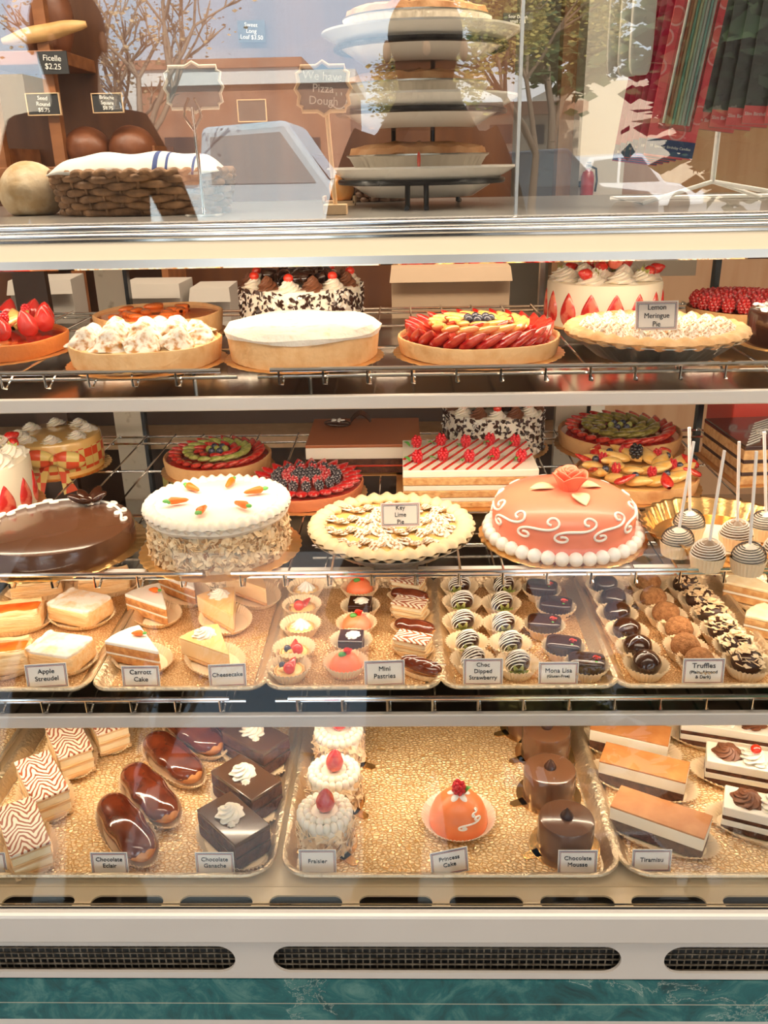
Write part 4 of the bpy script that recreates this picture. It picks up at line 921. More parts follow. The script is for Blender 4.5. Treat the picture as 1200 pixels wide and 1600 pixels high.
for px, py, rz, lab in ((846, 940, -15, 'rearmost chocolate dome with a red and green flower'), (868, 970, -15, 'second chocolate dome from the rear with a flower'), (850, 1002, -10, 'chocolate dome in the middle of its column'), (880, 1040, -15, 'chocolate dome behind the Mona Lisa card'), (916, 1072, -10, 'front chocolate dome right of the Mona Lisa card')): mona(px, py, R_(rz), lab)
# ---- truffles
def truffle(px, py, kind, label, s=1):
    t = thing('truffle', label, 'truffle', B3(px, py), rnd.uniform(0, 6), ['plain truffles', 'cocoa truffles', 'almond truffles'][kind]); cup(t, .0315*s)
    m = (chocm if kind != 1 else trcocoa)
    part('truffle_ball', cm('trb', lambda: G().lathe([(max(sin(pi*s_), .001)*(1.06-.12*s_), -cos(pi*s_)*.86) for s_ in [i/16 for i in range(17)]], 28, lambda R, z, a, j: (R*(1+.03*sin(3*a+j)), z+.02*sin(a*2), a), cap=False), choc if kind == 0 else m), t, (0, 0, .020*s), (0, 0, 0), .0208*s)
    if kind == 2:
        a = pg('almond_flakes', flakes_top(.022, .022, 60, .0075, int(px), .004, .018), almond, t, smooth=False); a['kind'] = 'stuff'
words = ['rearmost', 'second from the rear', 'third from the rear', 'fourth from the rear', 'second from the front', 'front']
for i, (px, py) in enumerate(((945, 934), (958, 958), (964, 982), (979, 1012), (996, 1042), (1009, 1078))): truffle(px, py, 0, words[i]+' smooth dark truffle in the left column')
for i, (px, py) in enumerate(((1012, 930), (1020, 957), (1040, 984), (1060, 1010), (1070, 1040), (1092, 1066))): truffle(px, py, 1, words[i]+' cocoa-dusted truffle in the middle column')
for i, (px, py) in enumerate(((1072, 934), (1092, 960), (1112, 986), (1128, 1013), (1150, 1042), (1166, 1078))): truffle(px, py, 2, words[i]+' almond-flaked truffle in the right column', 1.05)
def plain_slice(px, py, rz, label):
    t = thing('sponge_slice', label, 'cake slice', B3(px, py), rz, 'sponge slices'); doily(t, .052, .036)
    wedge(t, .092, .060, (('sponge_layer', .012, sponge), ('cream_layer', .004, cream), ('sponge_layer', .011, sponge), ('cream_layer', .005, napc)))
plain_slice(1185, 950, R_(-50), 'pale sponge slice at the rear, right of the truffle tray'); plain_slice(1222, 1010, R_(-48), 'pale sponge slice cut by the right edge, beside the truffle tray')
# ---- cards
ZC = ZI; R3 = -3
sign('Apple\nStreudel', 'white card in its tray reading Apple Streudel', 72, 1086, ZC, rz=R_(6), w=.057, h=.034, size=.0098)
sign('Carrott\nCake', 'white card in its tray reading Carrott Cake', 219, 1086, ZC, w=.053, h=.030, size=.0098)
sign('Cheesecake', 'white card in its tray reading Cheesecake', 355, 1082, ZC, rz=R_(4), w=.052, h=.032, size=.0088)
sign('Mini\nPastries', 'white card in its tray reading Mini Pastries', 601, 1083, ZC, rz=R_(3), w=.056, h=.036, size=.0098)
sign('Choc\nDipped\nStrawberry', 'white card in its tray reading Choc Dipped Strawberry', 755, 1085, ZC, w=.055, h=.038, size=.0086)
sign('Mona Lisa\n(Gluten-Free)', 'white card in its tray reading Mona Lisa Gluten-Free', 873, 1083, ZC, w=.055, h=.032, size=.0092)
sign('Truffles\n(Plain, Almond\n& Dark)', 'white card in its tray reading Truffles', 1100, 1082, ZC, w=.057, h=.036, size=.0105)

# ================================================================ BOTTOM DECK
ZD = Z0-.002; hD = .022; yfD = .893
gt = 'large baking trays on the deck'
def dx(px): return solve_x(px, yfD, ZD+hD)+.2275+.006
for lab, pa in (('large gold-lined tray at the far left of the deck, mostly out of frame', -640), ('large gold-lined tray holding napoleons, eclairs and ganache slices', -106), ('large gold-lined tray holding fraisiers, a princess cake and mousse cakes', 432), ('large gold-lined tray holding tiramisu and cherry cake slices', 969)):
    tray(lab, (dx(pa), yfD, ZD), .447, .655, hD, goldl, gt, .035)
ZB = ZD+.0034
def BD(px, py): return at_z(px, py, ZB)
gn = 'marbled napoleons'
for px, py, rz, lab in ((44, 1330, -57, 'marbled napoleon at the front left of the deck'), (72, 1250, -54, 'marbled napoleon second from the front'), (112, 1186, -57, 'marbled napoleon beside the rear eclair'), (168, 1150, -57, 'marbled napoleon at the rear, near the shelf above')):
    napoleon(BD(px, py), .112, .052, .045, R_(rz), lab, gn)
for px, py, rz, L, lab in ((200, 1310, -52, .155, 'chocolate eclair at the front, above the Chocolate Eclair card'), (236, 1256, -50, .152, 'chocolate eclair with a twisted glaze, second from the front'), (272, 1200, -46, .15, 'chocolate eclair third from the front'), (304, 1160, -42, .145, 'chocolate eclair in a pink paper boat at the rear'), (340, 1132, -40, .14, 'chocolate eclair furthest back, under the shelf lip')):
    t = thing('chocolate_eclair', lab, 'eclair', BD(px, py), R_(rz), 'chocolate eclairs'); boat(t, L*1.12, .068, .016)
    eclair_parts(t, L, .050, .044, ecl)
def ganache(px, py, rz, label):
    t = thing('chocolate_ganache_slice', label, 'cake slice', BD(px, py), rz, 'chocolate ganache slices'); doily(t, .068, .044)
    z = box_layers(t, .098, .058, (('sponge_layer', .018, dsponge, 0), ('ganache_layer', .003, choc, .0005), ('sponge_layer', .018, dsponge, 0), ('ganache_top', .006, mat('ganache_glaze', (.10, .045, .02), .2, coat=.6), 0)), .003)
    rosette(t, (-.006, 0, z), .0195, .020); rosette(t, (.012, -.010, z), .006, .006, rz=0)
ganache(368, 1318, R_(-46), 'chocolate ganache slice with a cream rosette, at the front above its card')
ganache(388, 1252, R_(-42), 'chocolate ganache slice with a cream rosette, middle one')
ganache(402, 1184, R_(-38), 'chocolate ganache slice with a cream rosette, rear one')
def fraisier(px, py, label, seed):
    L_ = place(px, py, ZB, .044); t = thing('fraisier', label, 'small cake', L_, rnd.uniform(-.3, .3), 'fraisiers')
    pg('cake_board', G().lathe([(.045, 0), (.045, .0012), (.001, .0012)], 48).prism([(.035, -.008), (.060, -.006), (.064, 0), (.060, .006), (.035, .008)], 0, .0012), goldfoil, t, rot=(0, 0, -.5))
    cake_body(t, .037, .052, cream, .001, .004)
    a = pg('almond_coating', flakes_cyl(.037, .004, .046, 260, .0095, seed), almond, t, smooth=False); a['kind'] = 'stuff'
    a = pg('toasted_flakes', flakes_cyl(.0375, .003, .030, 70, .008, seed+9), nutd, t, smooth=False); a['kind'] = 'stuff'
    g = G()
    for x, y, a in ring(22, .034): g.ball((x, y, .053), (.0062, .0062, .0085), 10, 7)
    for x, y, a in ring(16, .025, .1): g.ball((x, y, .058), (.0062, .0062, .0065), 10, 7)
    pg('cream_border', g, cream, t); part('cream_centre', cm('ball', lambda: G().ball(), cream), t, (0, 0, .054), (0, 0, 0), (.024, .024, .005))
    strawberry(t, (0, 0, .056), .040, (0, .1, 0), redg)
fraisier(510, 1352, 'fraisier topped with a strawberry, front one behind the Fraisier card', 31); fraisier(524, 1283, 'fraisier topped with a strawberry, middle of the three', 32); fraisier(531, 1213, 'fraisier topped with a strawberry, rear one under the shelf', 33)
L_ = place(716, 1322, ZB, .046); t = thing('princess_cake', 'small orange dome cake with a raspberry and white flourish, alone in the tray centre', 'cake', L_)
part('paper_cup', cm('bigcup', lambda: cup_g(1, .30, 60, .72, .018), paperw), t, (0, 0, 0), (0, 0, 0), .054)
PR2 = [(.042, .003), (.0425, .008), (.041, .020), (.036, .034), (.028, .044), (.017, .051), (.008, .054), (.001, .055)]
pg('marzipan_cover', G().lathe(PR2, 64), mat('orange_marzipan', (.93, .26, .09), .32, sss=.1), t)
for x, y, a in ring(5, .010, .3): part('cream_petal', cm('ball', lambda: G().ball(), icing), t, (x, y, .0525), (0, .4, a), (.0085, .005, .003))
raspberry(t, (0, 0, .053), .0105); part('mint_leaf', cm('leaf', lambda: leaf_g(.014, .008), green), t, (.008, -.002, .055), (0, -.6, .3), 1, solid=.0006)
def on_dome(u, v):   # u angle, v height
    for (r0, z0), (r1, z1) in zip(PR2, PR2[1:]):
        if z0 <= v <= z1: r_ = r0+(r1-r0)*(v-z0)/(z1-z0)+.0008; return (r_*cos(u), r_*sin(u), v)
    return (0, 0, v)
pg('piped_flourish', G().tube([on_dome(R_(-66)+u*26, .029+v) for u, v in scroll_pts(.036, .012)], .0014, 8), icing, t)
pg('piped_flourish', G().tube([on_dome(R_(-48)+u*30, .040+v) for u, v in scroll_pts(.012, .007)], .0012, 8), icing, t)
def mousse(px, py, label, r=.039, h=.05):
    L_ = place(px, py, ZB, r+.003); t = thing('chocolate_mousse_cake', label, 'small cake', L_, 0, 'chocolate mousse cakes')
    pg('cake_board', G().lathe([(.049, 0), (.049, .0012), (.001, .0012)], 48).prism([(.04, -.008), (.062, -.006), (.066, 0), (.062, .006), (.04, .008)], 0, .0012), goldfoil, t, rot=(0, 0, 3.5))
    cake_body(t, r, h, mat('mousse_glaze', (.15, .066, .032), .2, coat=.5), .0012, .006)
    pg('chocolate_drop', G().lathe([(.0085, 0), (.009, .003), (.0065, .008), (.0025, .013), (.0004, .016)], 24), chocm, t, loc=(0, 0, h+.0005))
mousse(882, 1356, 'chocolate mousse cake at the front, behind the Chocolate Mousse card'); mousse(857, 1272, 'chocolate mousse cake, second from the front'); mousse(852, 1203, 'chocolate mousse cake, third from the front'); mousse(826, 1160, 'chocolate mousse cake at the rear, under the shelf')
coc = mat('cocoa_dust_top', (.52, .19, .05), .5, col2=(.62, .27, .09), scale=40); mas = mat('mascarpone', (.93, .84, .68), .5, bump=.3, bscale=60)
for px, py, rz, L, lab in ((1028, 1305, -30, .128, 'tiramisu slice at the front, above the Tiramisu card'), (1003, 1226, -24, .125, 'tiramisu slice, middle of the three'), (982, 1172, -22, .12, 'tiramisu slice, rear of the three')):
    t = thing('tiramisu_slice', lab, 'cake slice', BD(px, py), R_(rz), 'tiramisu slices'); doily(t, .080, .040)
    box_layers(t, L, .050, (('sponge_layer', .018, dsponge, 0), ('mascarpone_layer', .020, mas, -.0008), ('cocoa_top', .003, coc, -.0008)), .003)
for px, py, rz, lab in ((1205, 1300, -22, 'cherry cake slice at the front, cut by the right edge'), (1172, 1222, -18, 'cherry cake slice in the middle, with chocolate and cream rosettes'), (1128, 1160, -16, 'cherry cake slice at the rear, under the shelf')):
    t = thing('cherry_cake_slice', lab, 'cake slice', BD(px, py), R_(rz), 'cherry cake slices'); doily(t, .088, .040)
    z = box_layers(t, .135, .050, (('sponge_layer', .009, dsponge, 0), ('cream_layer', .010, cream, -.0004), ('sponge_layer', .007, dsponge, 0), ('cream_top', .015, cream, -.0008)), .003)
    rosette(t, (-.038, 0, z), .0215, .016, mat('chocolate_cream', (.20, .075, .035), .4), 'chocolate_rosette'); rosette(t, (.0, 0, z), .0225, .020); rosette(t, (.040, .0, z), .0215, .016, mat('chocolate_cream', (.2, .075, .035), .4), 'chocolate_rosette')
    o = part('cherry', cm('ball', lambda: G().ball(), cherry), t, (0, -.003, z+.020), (0, 0, 0), (.008, .008, .007))
ZC = ZB
sign('Chocolate\nEclair', 'white card in its tray reading Chocolate Eclair', 170, 1384, ZC, w=.051, h=.032, size=.0088)
sign('Chocolate\nGanache', 'white card in its tray reading Chocolate Ganache', 335, 1384, ZC, w=.053, h=.032, size=.0088)
sign('Fraisier', 'white card in its tray reading Fraisier', 496, 1376, ZC, w=.051, h=.036, size=.0088)
sign('Princess\nCake', 'white card in its tray reading Princess Cake, tilted', 704, 1376, ZC, w=.052, h=.036, size=.0088, rz=R_(12), roll=-3)
sign('Chocolate\nMousse', 'white card in its tray reading Chocolate Mousse', 903, 1372, ZC, w=.053, h=.035, size=.0088)
sign('Tiramisu', 'white card in its tray reading Tiramisu', 1019, 1362, ZC, w=.053, h=.032, size=.0090)
sign(' ', 'white card cut by the left edge, at the front left of the deck', -20, 1384, ZC, w=.051, h=.032, size=.0088)
# sweetener box under the rear of the middle rack
L_ = Vector((solve_x(290, 1.66, Z3), 1.72, .794)); t = thing('sweetener_box', 'yellow box of sweetener standing low at the rear, below the ribboned cake', 'box', L_, 0)
pg('carton', G().box((0, 0, .055), (.10, .04, .11)), mat('yellow_carton', (.52, .42, .07), .4, col2=(.40, .36, .10), scale=20), t, smooth=False, bevel=.001)
part('lettering', text_mesh('Splenda', .026, ink), t, (0, -.0206, .085), (pi/2, 0, 0))
# ================================================================ ON TOP OF THE CASE AND BEHIND IT
wood = mat('bread_rack_wood', (.22, .075, .022), .45, col2=(.34, .13, .045), scale=5, stretch=(1, 6, 6))
pwood = mat('pale_wood', (.72, .47, .26), .5, col2=(.80, .55, .32), scale=8, stretch=(6, 6, 1))
blackb = mat('chalkboard', (.03, .03, .032), .6); chalk = mat('chalk', (.88, .86, .8), .8)
bread = mat('brown_loaf', (.12, .035, .014), .4, col2=(.22, .07, .025), scale=14, bump=.4, bscale=40)
breadp = mat('baguette_crust', (.72, .44, .18), .5, col2=(.55, .28, .09), scale=14, bump=.3, bscale=60)
YP = 2.35
xa, xb = solve_x(-60, YP, 1.5), solve_x(800, YP, 1.5)
o = struct('wall_rear_partition', G().box(((xa+xb)/2, YP+.02, 1.15), (xb-xa, .04, 2.3)), woodwall, 'reddish brown wood panelled partition behind the counter')
# rear counter carrying boxes
xc = solve_x(862, 2.2, 1.15)
t = thing('back_counter', 'dark wooden back counter behind the display case', 'counter', ((xa+xc)/2, 2.15, 0))
pg('counter_top', G().box((0, 0, 1.13), (xc-xa, .34, .03)), mat('dark_counter', (.10, .055, .03), .4, col2=(.16, .09, .05), scale=6), t, smooth=False)
pg('counter_body', G().box((0, .02, .557), (xc-xa, .28, 1.113)), mat('dark_counter_body', (.085, .045, .028), .5), t, smooth=False)
pg('lower_shelf', G().box((0, -.17, .90), (xc-xa, .10, .03)), pwood, t, smooth=False)
def carton(label, pa, pb, ytop, y, m, flap=True, rz=0, zb=1.1455):
    x0_, x1_ = solve_x(pa, y, 1.2), solve_x(pb, y, 1.2); zt_ = at_y((pa+pb)/2, ytop, y).z; W_ = x1_-x0_; H_ = zt_-zb
    t = thing('cake_box', label, 'box', ((x0_+x1_)/2, y, zb), rz)
    pg('carton', G().box((0, .055, H_/2), (W_, .11, H_)), m, t, smooth=False, bevel=.001)
    pg('lid', G().add([(-W_/2, 0, H_), (W_/2, 0, H_), (W_/2+.004, -.012, H_-.03), (-W_/2-.004, -.012, H_-.03), (-W_/2, .11, H_+.001), (W_/2, .11, H_+.001)], [(0, 1, 2, 3), (4, 5, 1, 0)]), m, t, smooth=False, solid=.001)
kraft = mat('kraft_card', (.50, .35, .22), .6, col2=(.55, .39, .25), scale=5); wcard = mat('grey_white_card', (.44, .39, .33), .6)
carton('tall kraft cake box behind the top shelf, in the middle', 612, 796, 418, 2.0, kraft)
carton('white folded cake box at the far left behind the top shelf', 22, 116, 438, 1.99, wcard, rz=R_(4)); carton('greyish cake box behind the jam tart', 190, 284, 444, 1.99, wcard, rz=R_(-3))
carton('small cake box behind the dark cherry cake', 300, 360, 450, 2.0, wcard)
# notice on the rear glass at the right
x0_, x1_ = solve_x(1030, 1.85, 1.36), solve_x(1072, 1.85, 1.36)
tag(pg('paper_notice', G().box(((x0_+x1_)/2, 1.9, 1.325), (x1_-x0_+.09, .001, .12)), mat('beige_paper', (.72, .62, .48), .6), smooth=False), 'beige paper notice on the rear glass above the strawberry cream cake', 'notice')
# bread rack
YR = 2.2
def xr(px, z=1.5, y=YR): return solve_x(px, y, z)
x0_, x1_ = xr(18), xr(250); W_ = x1_-x0_; cx_ = (x0_+x1_)/2
t = thing('bread_rack', 'brown wooden bread rack behind the case at the left, holding loaves', 'rack', (cx_, YR, 1.1455))
z1_ = at_y(70, 106, YR).z; z2_ = at_y(70, 262, YR).z
for zz in (z1_+.014, z2_-.012): pg('shelf_board', G().box((0, .04, zz-1.1455), (W_ if zz < 1.6 else W_*.52, .22, .028), M=Matrix.Translation((0 if zz < 1.6 else -W_*.24, 0, 0))), wood, t, smooth=False, bevel=.002)
for px in (22, 112): pg('post', G().box((xr(px)-cx_, -.055, .40), (.026, .026, .80)), wood, t, smooth=False)
for sx in (-W_/2+.008, W_/2-.008): pg('side_panel', G().box((sx, .07, .2), (.016, .20, .40)), wood, t, smooth=False)
def loaf(label, px, py, y, z, r, m, sc=(1, 1, .8), seed=0, name='round_loaf'):
    x = solve_x(px, y, z+r*.6); t = thing(name, label, 'bread', (x, y, z))
    pg('crust', G().ball((0, 0, 0), (r*sc[0], r*sc[1], r*sc[2]), 28, 18, lambda R, zz, a, j: (R*(1+.05*noise.noise((cos(a)*2+seed, sin(a)*2, zz*2))), max(zz, -.72)*(1+.05*noise.noise((seed, a, zz))), a)), m, t, loc=(0, 0, r*sc[2]*.72))
    return t
loaf('dark round loaf above the basket, left one of two', 138, 250, 2.19, z2_+.002, .055, bread, (1, 1, .9), 1)
loaf('dark round loaf above the basket, right one of two', 208, 250, 2.19, z2_+.002, .055, bread, (1, 1, .9), 5)
for i, (px, dz, rz) in enumerate(((45, .0, .3), (75, .03, -.5))):
    t = loaf(['thick brown twisted loaf lying on the upper rack shelf', 'brown twisted loaf leaning behind the other on the upper rack shelf'][i], px, 50, 2.20+i*.03, z1_+.029+dz*0, .05+.012*i, bread, (1, .8, 1.6), i*3, 'twisted_loaf')
p = at_y(62, 66, 2.125); t = thing('baguette', 'pale thin baguette lying in front of the brown loaves', 'bread', (p.x, 2.13, z1_+.0285))
pg('crust', G().tube([(-.085+.19*i/14, .004*sin(i), .018+.030*i/14) for i in range(15)], [.017*max(sin(pi*(i+.6)/15.2), .1)**.5 for i in range(15)], 14), breadp, t)
def chalk_sign(label, pa, pb, ya, yb, y, text, frame=None, size=.3, rz=0, foot=None, bracket=False, name='chalkboard_sign', hang=True, thick=.006, board_m=None):
    c = at_y((pa+pb)/2, (ya+yb)/2, y); W_ = solve_x(pb, y, c.z)-solve_x(pa, y, c.z); H_ = at_y((pa+pb)/2, ya, y).z-at_y((pa+pb)/2, yb, y).z
    t = thing(name, label, 'sign', (c.x, y, c.z), rz)
    if bracket:
        P = []; hw, hh, k = W_/2, H_/2, min(W_, H_)*.10
        P = [(-hw+k, -hh), (-hw*.25, -hh), (0, -hh-k), (hw*.25, -hh), (hw-k, -hh), (hw-k, -hh+k), (hw, -hh+k*1.5), (hw-k*.4, -hh*.3), (hw+k*.5, 0), (hw-k*.4, hh*.3), (hw, hh-k*1.5), (hw-k, hh-k), (hw-k, hh), (hw*.25, hh), (0, hh+k), (-hw*.25, hh), (-hw+k, hh), (-hw+k, hh-k), (-hw, hh-k*1.5), (-hw+k*.4, hh*.3), (-hw-k*.5, 0), (-hw+k*.4, -hh*.3), (-hw, -hh+k*1.5), (-hw+k, -hh+k)]
        M = Matrix.Rotation(pi/2, 4, 'X')
        pg('board', G().prism(P, -thick/2, thick/2, M=M), board_m or blackb, t, smooth=False)
        pg('frame', G().tube([(x, -.002, z) for x, z in P], thick*.55, 8, True), frame or pwood, t)
    else:
        pg('board', G().box((0, 0, 0), (W_, thick*.7, H_)), board_m or blackb, t, smooth=False)
        if frame:
            g = G(); f_ = min(W_, H_)*.045
            for a_, b_, c_, d_ in ((0, H_/2, W_, f_), (0, -H_/2, W_, f_), (-W_/2, 0, f_, H_+f_), (W_/2, 0, f_, H_+f_)): g.box((a_, -.001, b_), (c_, thick*1.2, d_))
            pg('frame', g, frame, t, smooth=False)
    ls = text.split('\n'); n = len(ls); s_ = H_*size
    for i, l in enumerate(ls):
        if l: part('lettering', text_mesh(l, round(s_, 4), chalk, .0003), t, (0, -thick*.5-.0008, (n/2-.5-i)*s_*1.02), (pi/2, R_(4), 0))
    return t, W_, H_
chalk_sign('small black card reading Ficelle $2.25 on the bread rack edge', 60, 106, 80, 116, YR-.085, 'Ficelle\n$2.25', None, .36)
chalk_sign('framed chalk sign at the far left reading Seed Round $5.75', 43, 94, 146, 180, YR-.075, 'Seed\nRound\n$5.75', pwood, .27)
chalk_sign('framed chalk sign reading Brioche Square $8.75', 145, 192, 146, 176, YR-.075, 'Brioche\nSquare\n$8.75', pwood, .27)
chalk_sign('small framed chalk sign on the partition, right of the chrome holder', 372, 416, 156, 190, YP-.012, '', pwood, .3)
chalk_sign('chalk sign high on the partition reading Sweet Long Loaf $3.50', 372, 414, 32, 66, YP-.012, 'Sweet\nLong\nLoaf $3.50', None, .28)
chalk_sign('chalk sign high at the right listing sour dough prices', 786, 832, 20, 48, YP-.012, 'Sour Dough\nsmall 3.75\n4.50', None, .25)
# floury loaf
loaf('floury round loaf at the left end of the case top', 50, 330, 1.50, ZT+.0005, .050, mat('floury_crust', (.50, .33, .16), .8, col2=(.70, .56, .38), scale=30, bump=.8, bscale=60), (1, 1, .95), 9, 'floury_loaf')
# wicker basket
wick = mat('wicker', (.34, .17, .07), .6, col2=(.16, .075, .03), scale=50, bump=.5, bscale=120)
def basket(label, px, y, RX, RY, H, m, rows=6, name='wicker_basket', rh=None):
    t = thing(name, label, 'basket', (solve_x(px, y, ZT+.03), y, ZT+.0005)); n = 30; rr = H/rows*.62
    for k in range(rows):
        z = H*(k+.55)/rows; s_ = .90+.10*k/rows; g = G()
        g.tube([((RX*s_+.005*cos(15*a+pi*k))*cos(a), (RY*s_+.005*cos(15*a+pi*k))*sin(a), z+.0015*sin(7*a+k)) for a in [2*pi*i/180 for i in range(180)]], rr, 7, True); pg('woven_strand', g, m, t, ang=80)
    g = G()
    for i in range(n):
        a = 2*pi*i/n; g.tube([(RX*.9*cos(a), RY*.9*sin(a), .003), (RX*cos(a), RY*sin(a), H)], .0028, 5)
    pg('stakes', g, m, t)
    g = G()
    for i in range(200): pass
    g.tube([((RX+.002*cos(40*a))*cos(a), (RY+.002*cos(40*a))*sin(a), H+.003+.002*sin(40*a)) for a in [2*pi*i/240 for i in range(240)]], .006, 7, True); pg('rim', g, m, t, ang=80)
    pg('base', G().lathe([(.9, 0), (.9, .004), (.001, .004)], 40, M=Matrix.Diagonal((RX, RY, 1, 1))), m, t); return t
BK = basket('wide wicker basket lined with a white cloth, on the case top at left', 226, 1.475, .142, .085, .058, wick)
t = thing('white_cloth', 'white cloth with blue stripes laid over the wicker basket', 'cloth', (BK.location.x, BK.location.y, ZT+.057))
clm = bpy.data.materials.new('striped_cloth'); clm.use_nodes = True; n_ = clm.node_tree; tt = n_.nodes.new('ShaderNodeTexCoord'); sp_ = n_.nodes.new('ShaderNodeSeparateXYZ'); n_.links.new(tt.outputs['Object'], sp_.inputs[0])
rr_ = n_.nodes.new('ShaderNodeValToRGB'); rr_.color_ramp.interpolation = 'CONSTANT'; rr_.color_ramp.elements[0].color = (.80, .76, .69, 1); rr_.color_ramp.elements[1].position = .535; rr_.color_ramp.elements[1].color = (.06, .09, .25, 1)
for ps, cl in ((.541, (.80, .76, .69, 1)), (.552, (.06, .09, .25, 1)), (.558, (.80, .76, .69, 1)), (.590, (.06, .09, .25, 1)), (.594, (.80, .76, .69, 1))): q = rr_.color_ramp.elements.new(ps); q.color = cl
ad = n_.nodes.new('ShaderNodeMath'); ad.operation = 'ADD'; ad.inputs[1].default_value = .5; n_.links.new(sp_.outputs['X'], ad.inputs[0]); n_.links.new(ad.outputs[0], rr_.inputs[0]); n_.links.new(rr_.outputs[0], n_.nodes['Principled BSDF'].inputs['Base Color']); n_.nodes['Principled BSDF'].inputs['Roughness'].default_value = .9
pg('cloth_sheet', G().grid(lambda u, v: (.132*(2*u-1), .076*(2*v-1)*(1-.2*abs(2*u-1)**3), .003+.030*(max(1-abs(2*u-1)**6, 0))*(max(1-abs(2*v-1)**4, 0))+.002*sin(u*20+v*4)), 50, 24), clm, t, ang=80, solid=.0015)
# chrome sign holder
yh = 1.37; xh = solve_x(316, yh, 1.46); t = thing('sign_holder', 'tall chrome sign holder with round base, right of the basket', 'sign holder', (xh, yh, ZT+.0005))
zc_ = at_y(312, 168, yh).z-ZT
pg('base', G().lathe([(.030, 0), (.030, .003), (.012, .007), (.004, .012), (.001, .012)], 32), chrome, t)
pg('pole', G().tube([(0, 0, .008), (-.001, 0, zc_*.5), (-.003, 0, zc_)], .0026, 10), chrome, t)
for s in (-1, 1): pg('clip', G().tube([(-.003, 0, zc_-.03), (-.003+s*.012, -.002, zc_-.012), (-.003+s*.010, -.002, zc_), (-.003+s*.004, 0, zc_+.012)], .0022, 8), chrome, t)
chalk_sign('bracket-shaped sign with a cream outline, clipped in the chrome holder', 260, 346, 104, 170, yh+.008, '', mat('cream_outline', (.85, .78, .66), .5), bracket=True, thick=.004, board_m=mat('grey_board', (.22, .23, .25), .5))
# pizza dough sign
yz = 1.33; _, sw, sh = chalk_sign('bracket-shaped chalkboard on a stick reading We have Pizza Dough', 465, 545, 104, 174, yz, 'We have\nPizza\nDough', pwood, .27, bracket=True, name='chalkboard_pick', thick=.005, board_m=mat('grey_chalkboard', (.10, .10, .10), .6)); tz = _
c = tz.location; bx_ = solve_x(524, yz, ZT+.01)-c.x; topx = solve_x(510, yz, 1.57)-c.x
pg('stick', G().tube([(topx, .004, -sh/2), (bx_, .004, ZT+.012-c.z)], .0032, 8), pwood, tz)
pg('foot_block', G().box((bx_, .004, ZT+.0075-c.z), (.034, .03, .014)), pwood, tz, smooth=False, bevel=.001)
xs_ = sw*.30
pg('drawn_smile', G().tube([(xs_+.011*cos(a), -.0035, -sh*.26+.011*sin(a)) for a in [pi+pi*i/10 for i in range(11)]], .0008, 5).tube([(xs_-.003, -.0035, -sh*.16), (xs_-.003, -.0035, -sh*.09)], .0008, 5).tube([(xs_+.004, -.0035, -sh*.16), (xs_+.004, -.0035, -sh*.09)], .0008, 5), chalk, tz)
# small bread tray and basket
t = thing('wooden_tray', 'small pale wooden tray under the orange roll', 'tray', (solve_x(531, 1.62, ZT), 1.62, ZT+.0005)); pg('tray_floor', G().box((0, 0, .004), (.055, .05, .008)), pwood, t, smooth=False)
for s in (-1, 1): pg('tray_edge', G().box((s*.0265, 0, .010), (.004, .05, .012)), pwood, t, smooth=False)
loaf('round orange-brown roll right of the pizza dough sign', 534, 300, 1.62, ZT+.009, .022, mat('shiny_roll', (.72, .26, .05), .25, col2=(.80, .38, .10), scale=20), (1, 1, 1.2), 2, 'bread_roll')
basket('small dark basket of bread under the pie stand', 590, 1.78, .052, .042, .045, mat('dark_wicker', (.10, .045, .02), .6), 5, 'bread_basket')
loaf('brown loaf inside the small dark basket', 590, 290, 1.78, ZT+.006, .034, mat('shiny_roll'  , (0, 0, 0)), (1.2, 1, 1.3), 3, 'bread_roll')
# pie stand
ys = 1.56; xsn = solve_x(658, ys, 1.5); base = Vector((xsn, ys, ZT+.0005))
t = thing('pie_stand', 'black metal three-tier stand holding plates of pie', 'stand', base)
rims = [at_y(655, yy, ys-.16).z for yy in (262, 142, 28)]
Rp = .158; zr = [z-ZT-.022 for z in rims]
for z in zr: pg('ring', G().tube([(Rp*.86*cos(a), Rp*.86*sin(a), z) for a in [2*pi*i/72 for i in range(72)]], .0045, 8, True), dkmetal, t)
for a in (R_(-88), R_(-100), R_(60), R_(150)):
    x, y = Rp*.86*cos(a), Rp*.86*sin(a); pg('leg', G().tube([(x, y, zr[0]), (x*1.02, y*1.02, .02), (x*1.02, y*1.02, .0025), (x*1.08, y*1.12, .0025)], .0042, 8), dkmetal, t)
for a in (R_(80), R_(110)):
    x, y = Rp*.86*cos(a), Rp*.86*sin(a); pg('upright', G().tube([(x, y, zr[0]), (x, y, zr[2]+.02)], .0042, 8), dkmetal, t)
cer = mat('white_ceramic', (.85, .80, .72), .12, coat=.4)
names = ['lowest', 'middle', 'top']
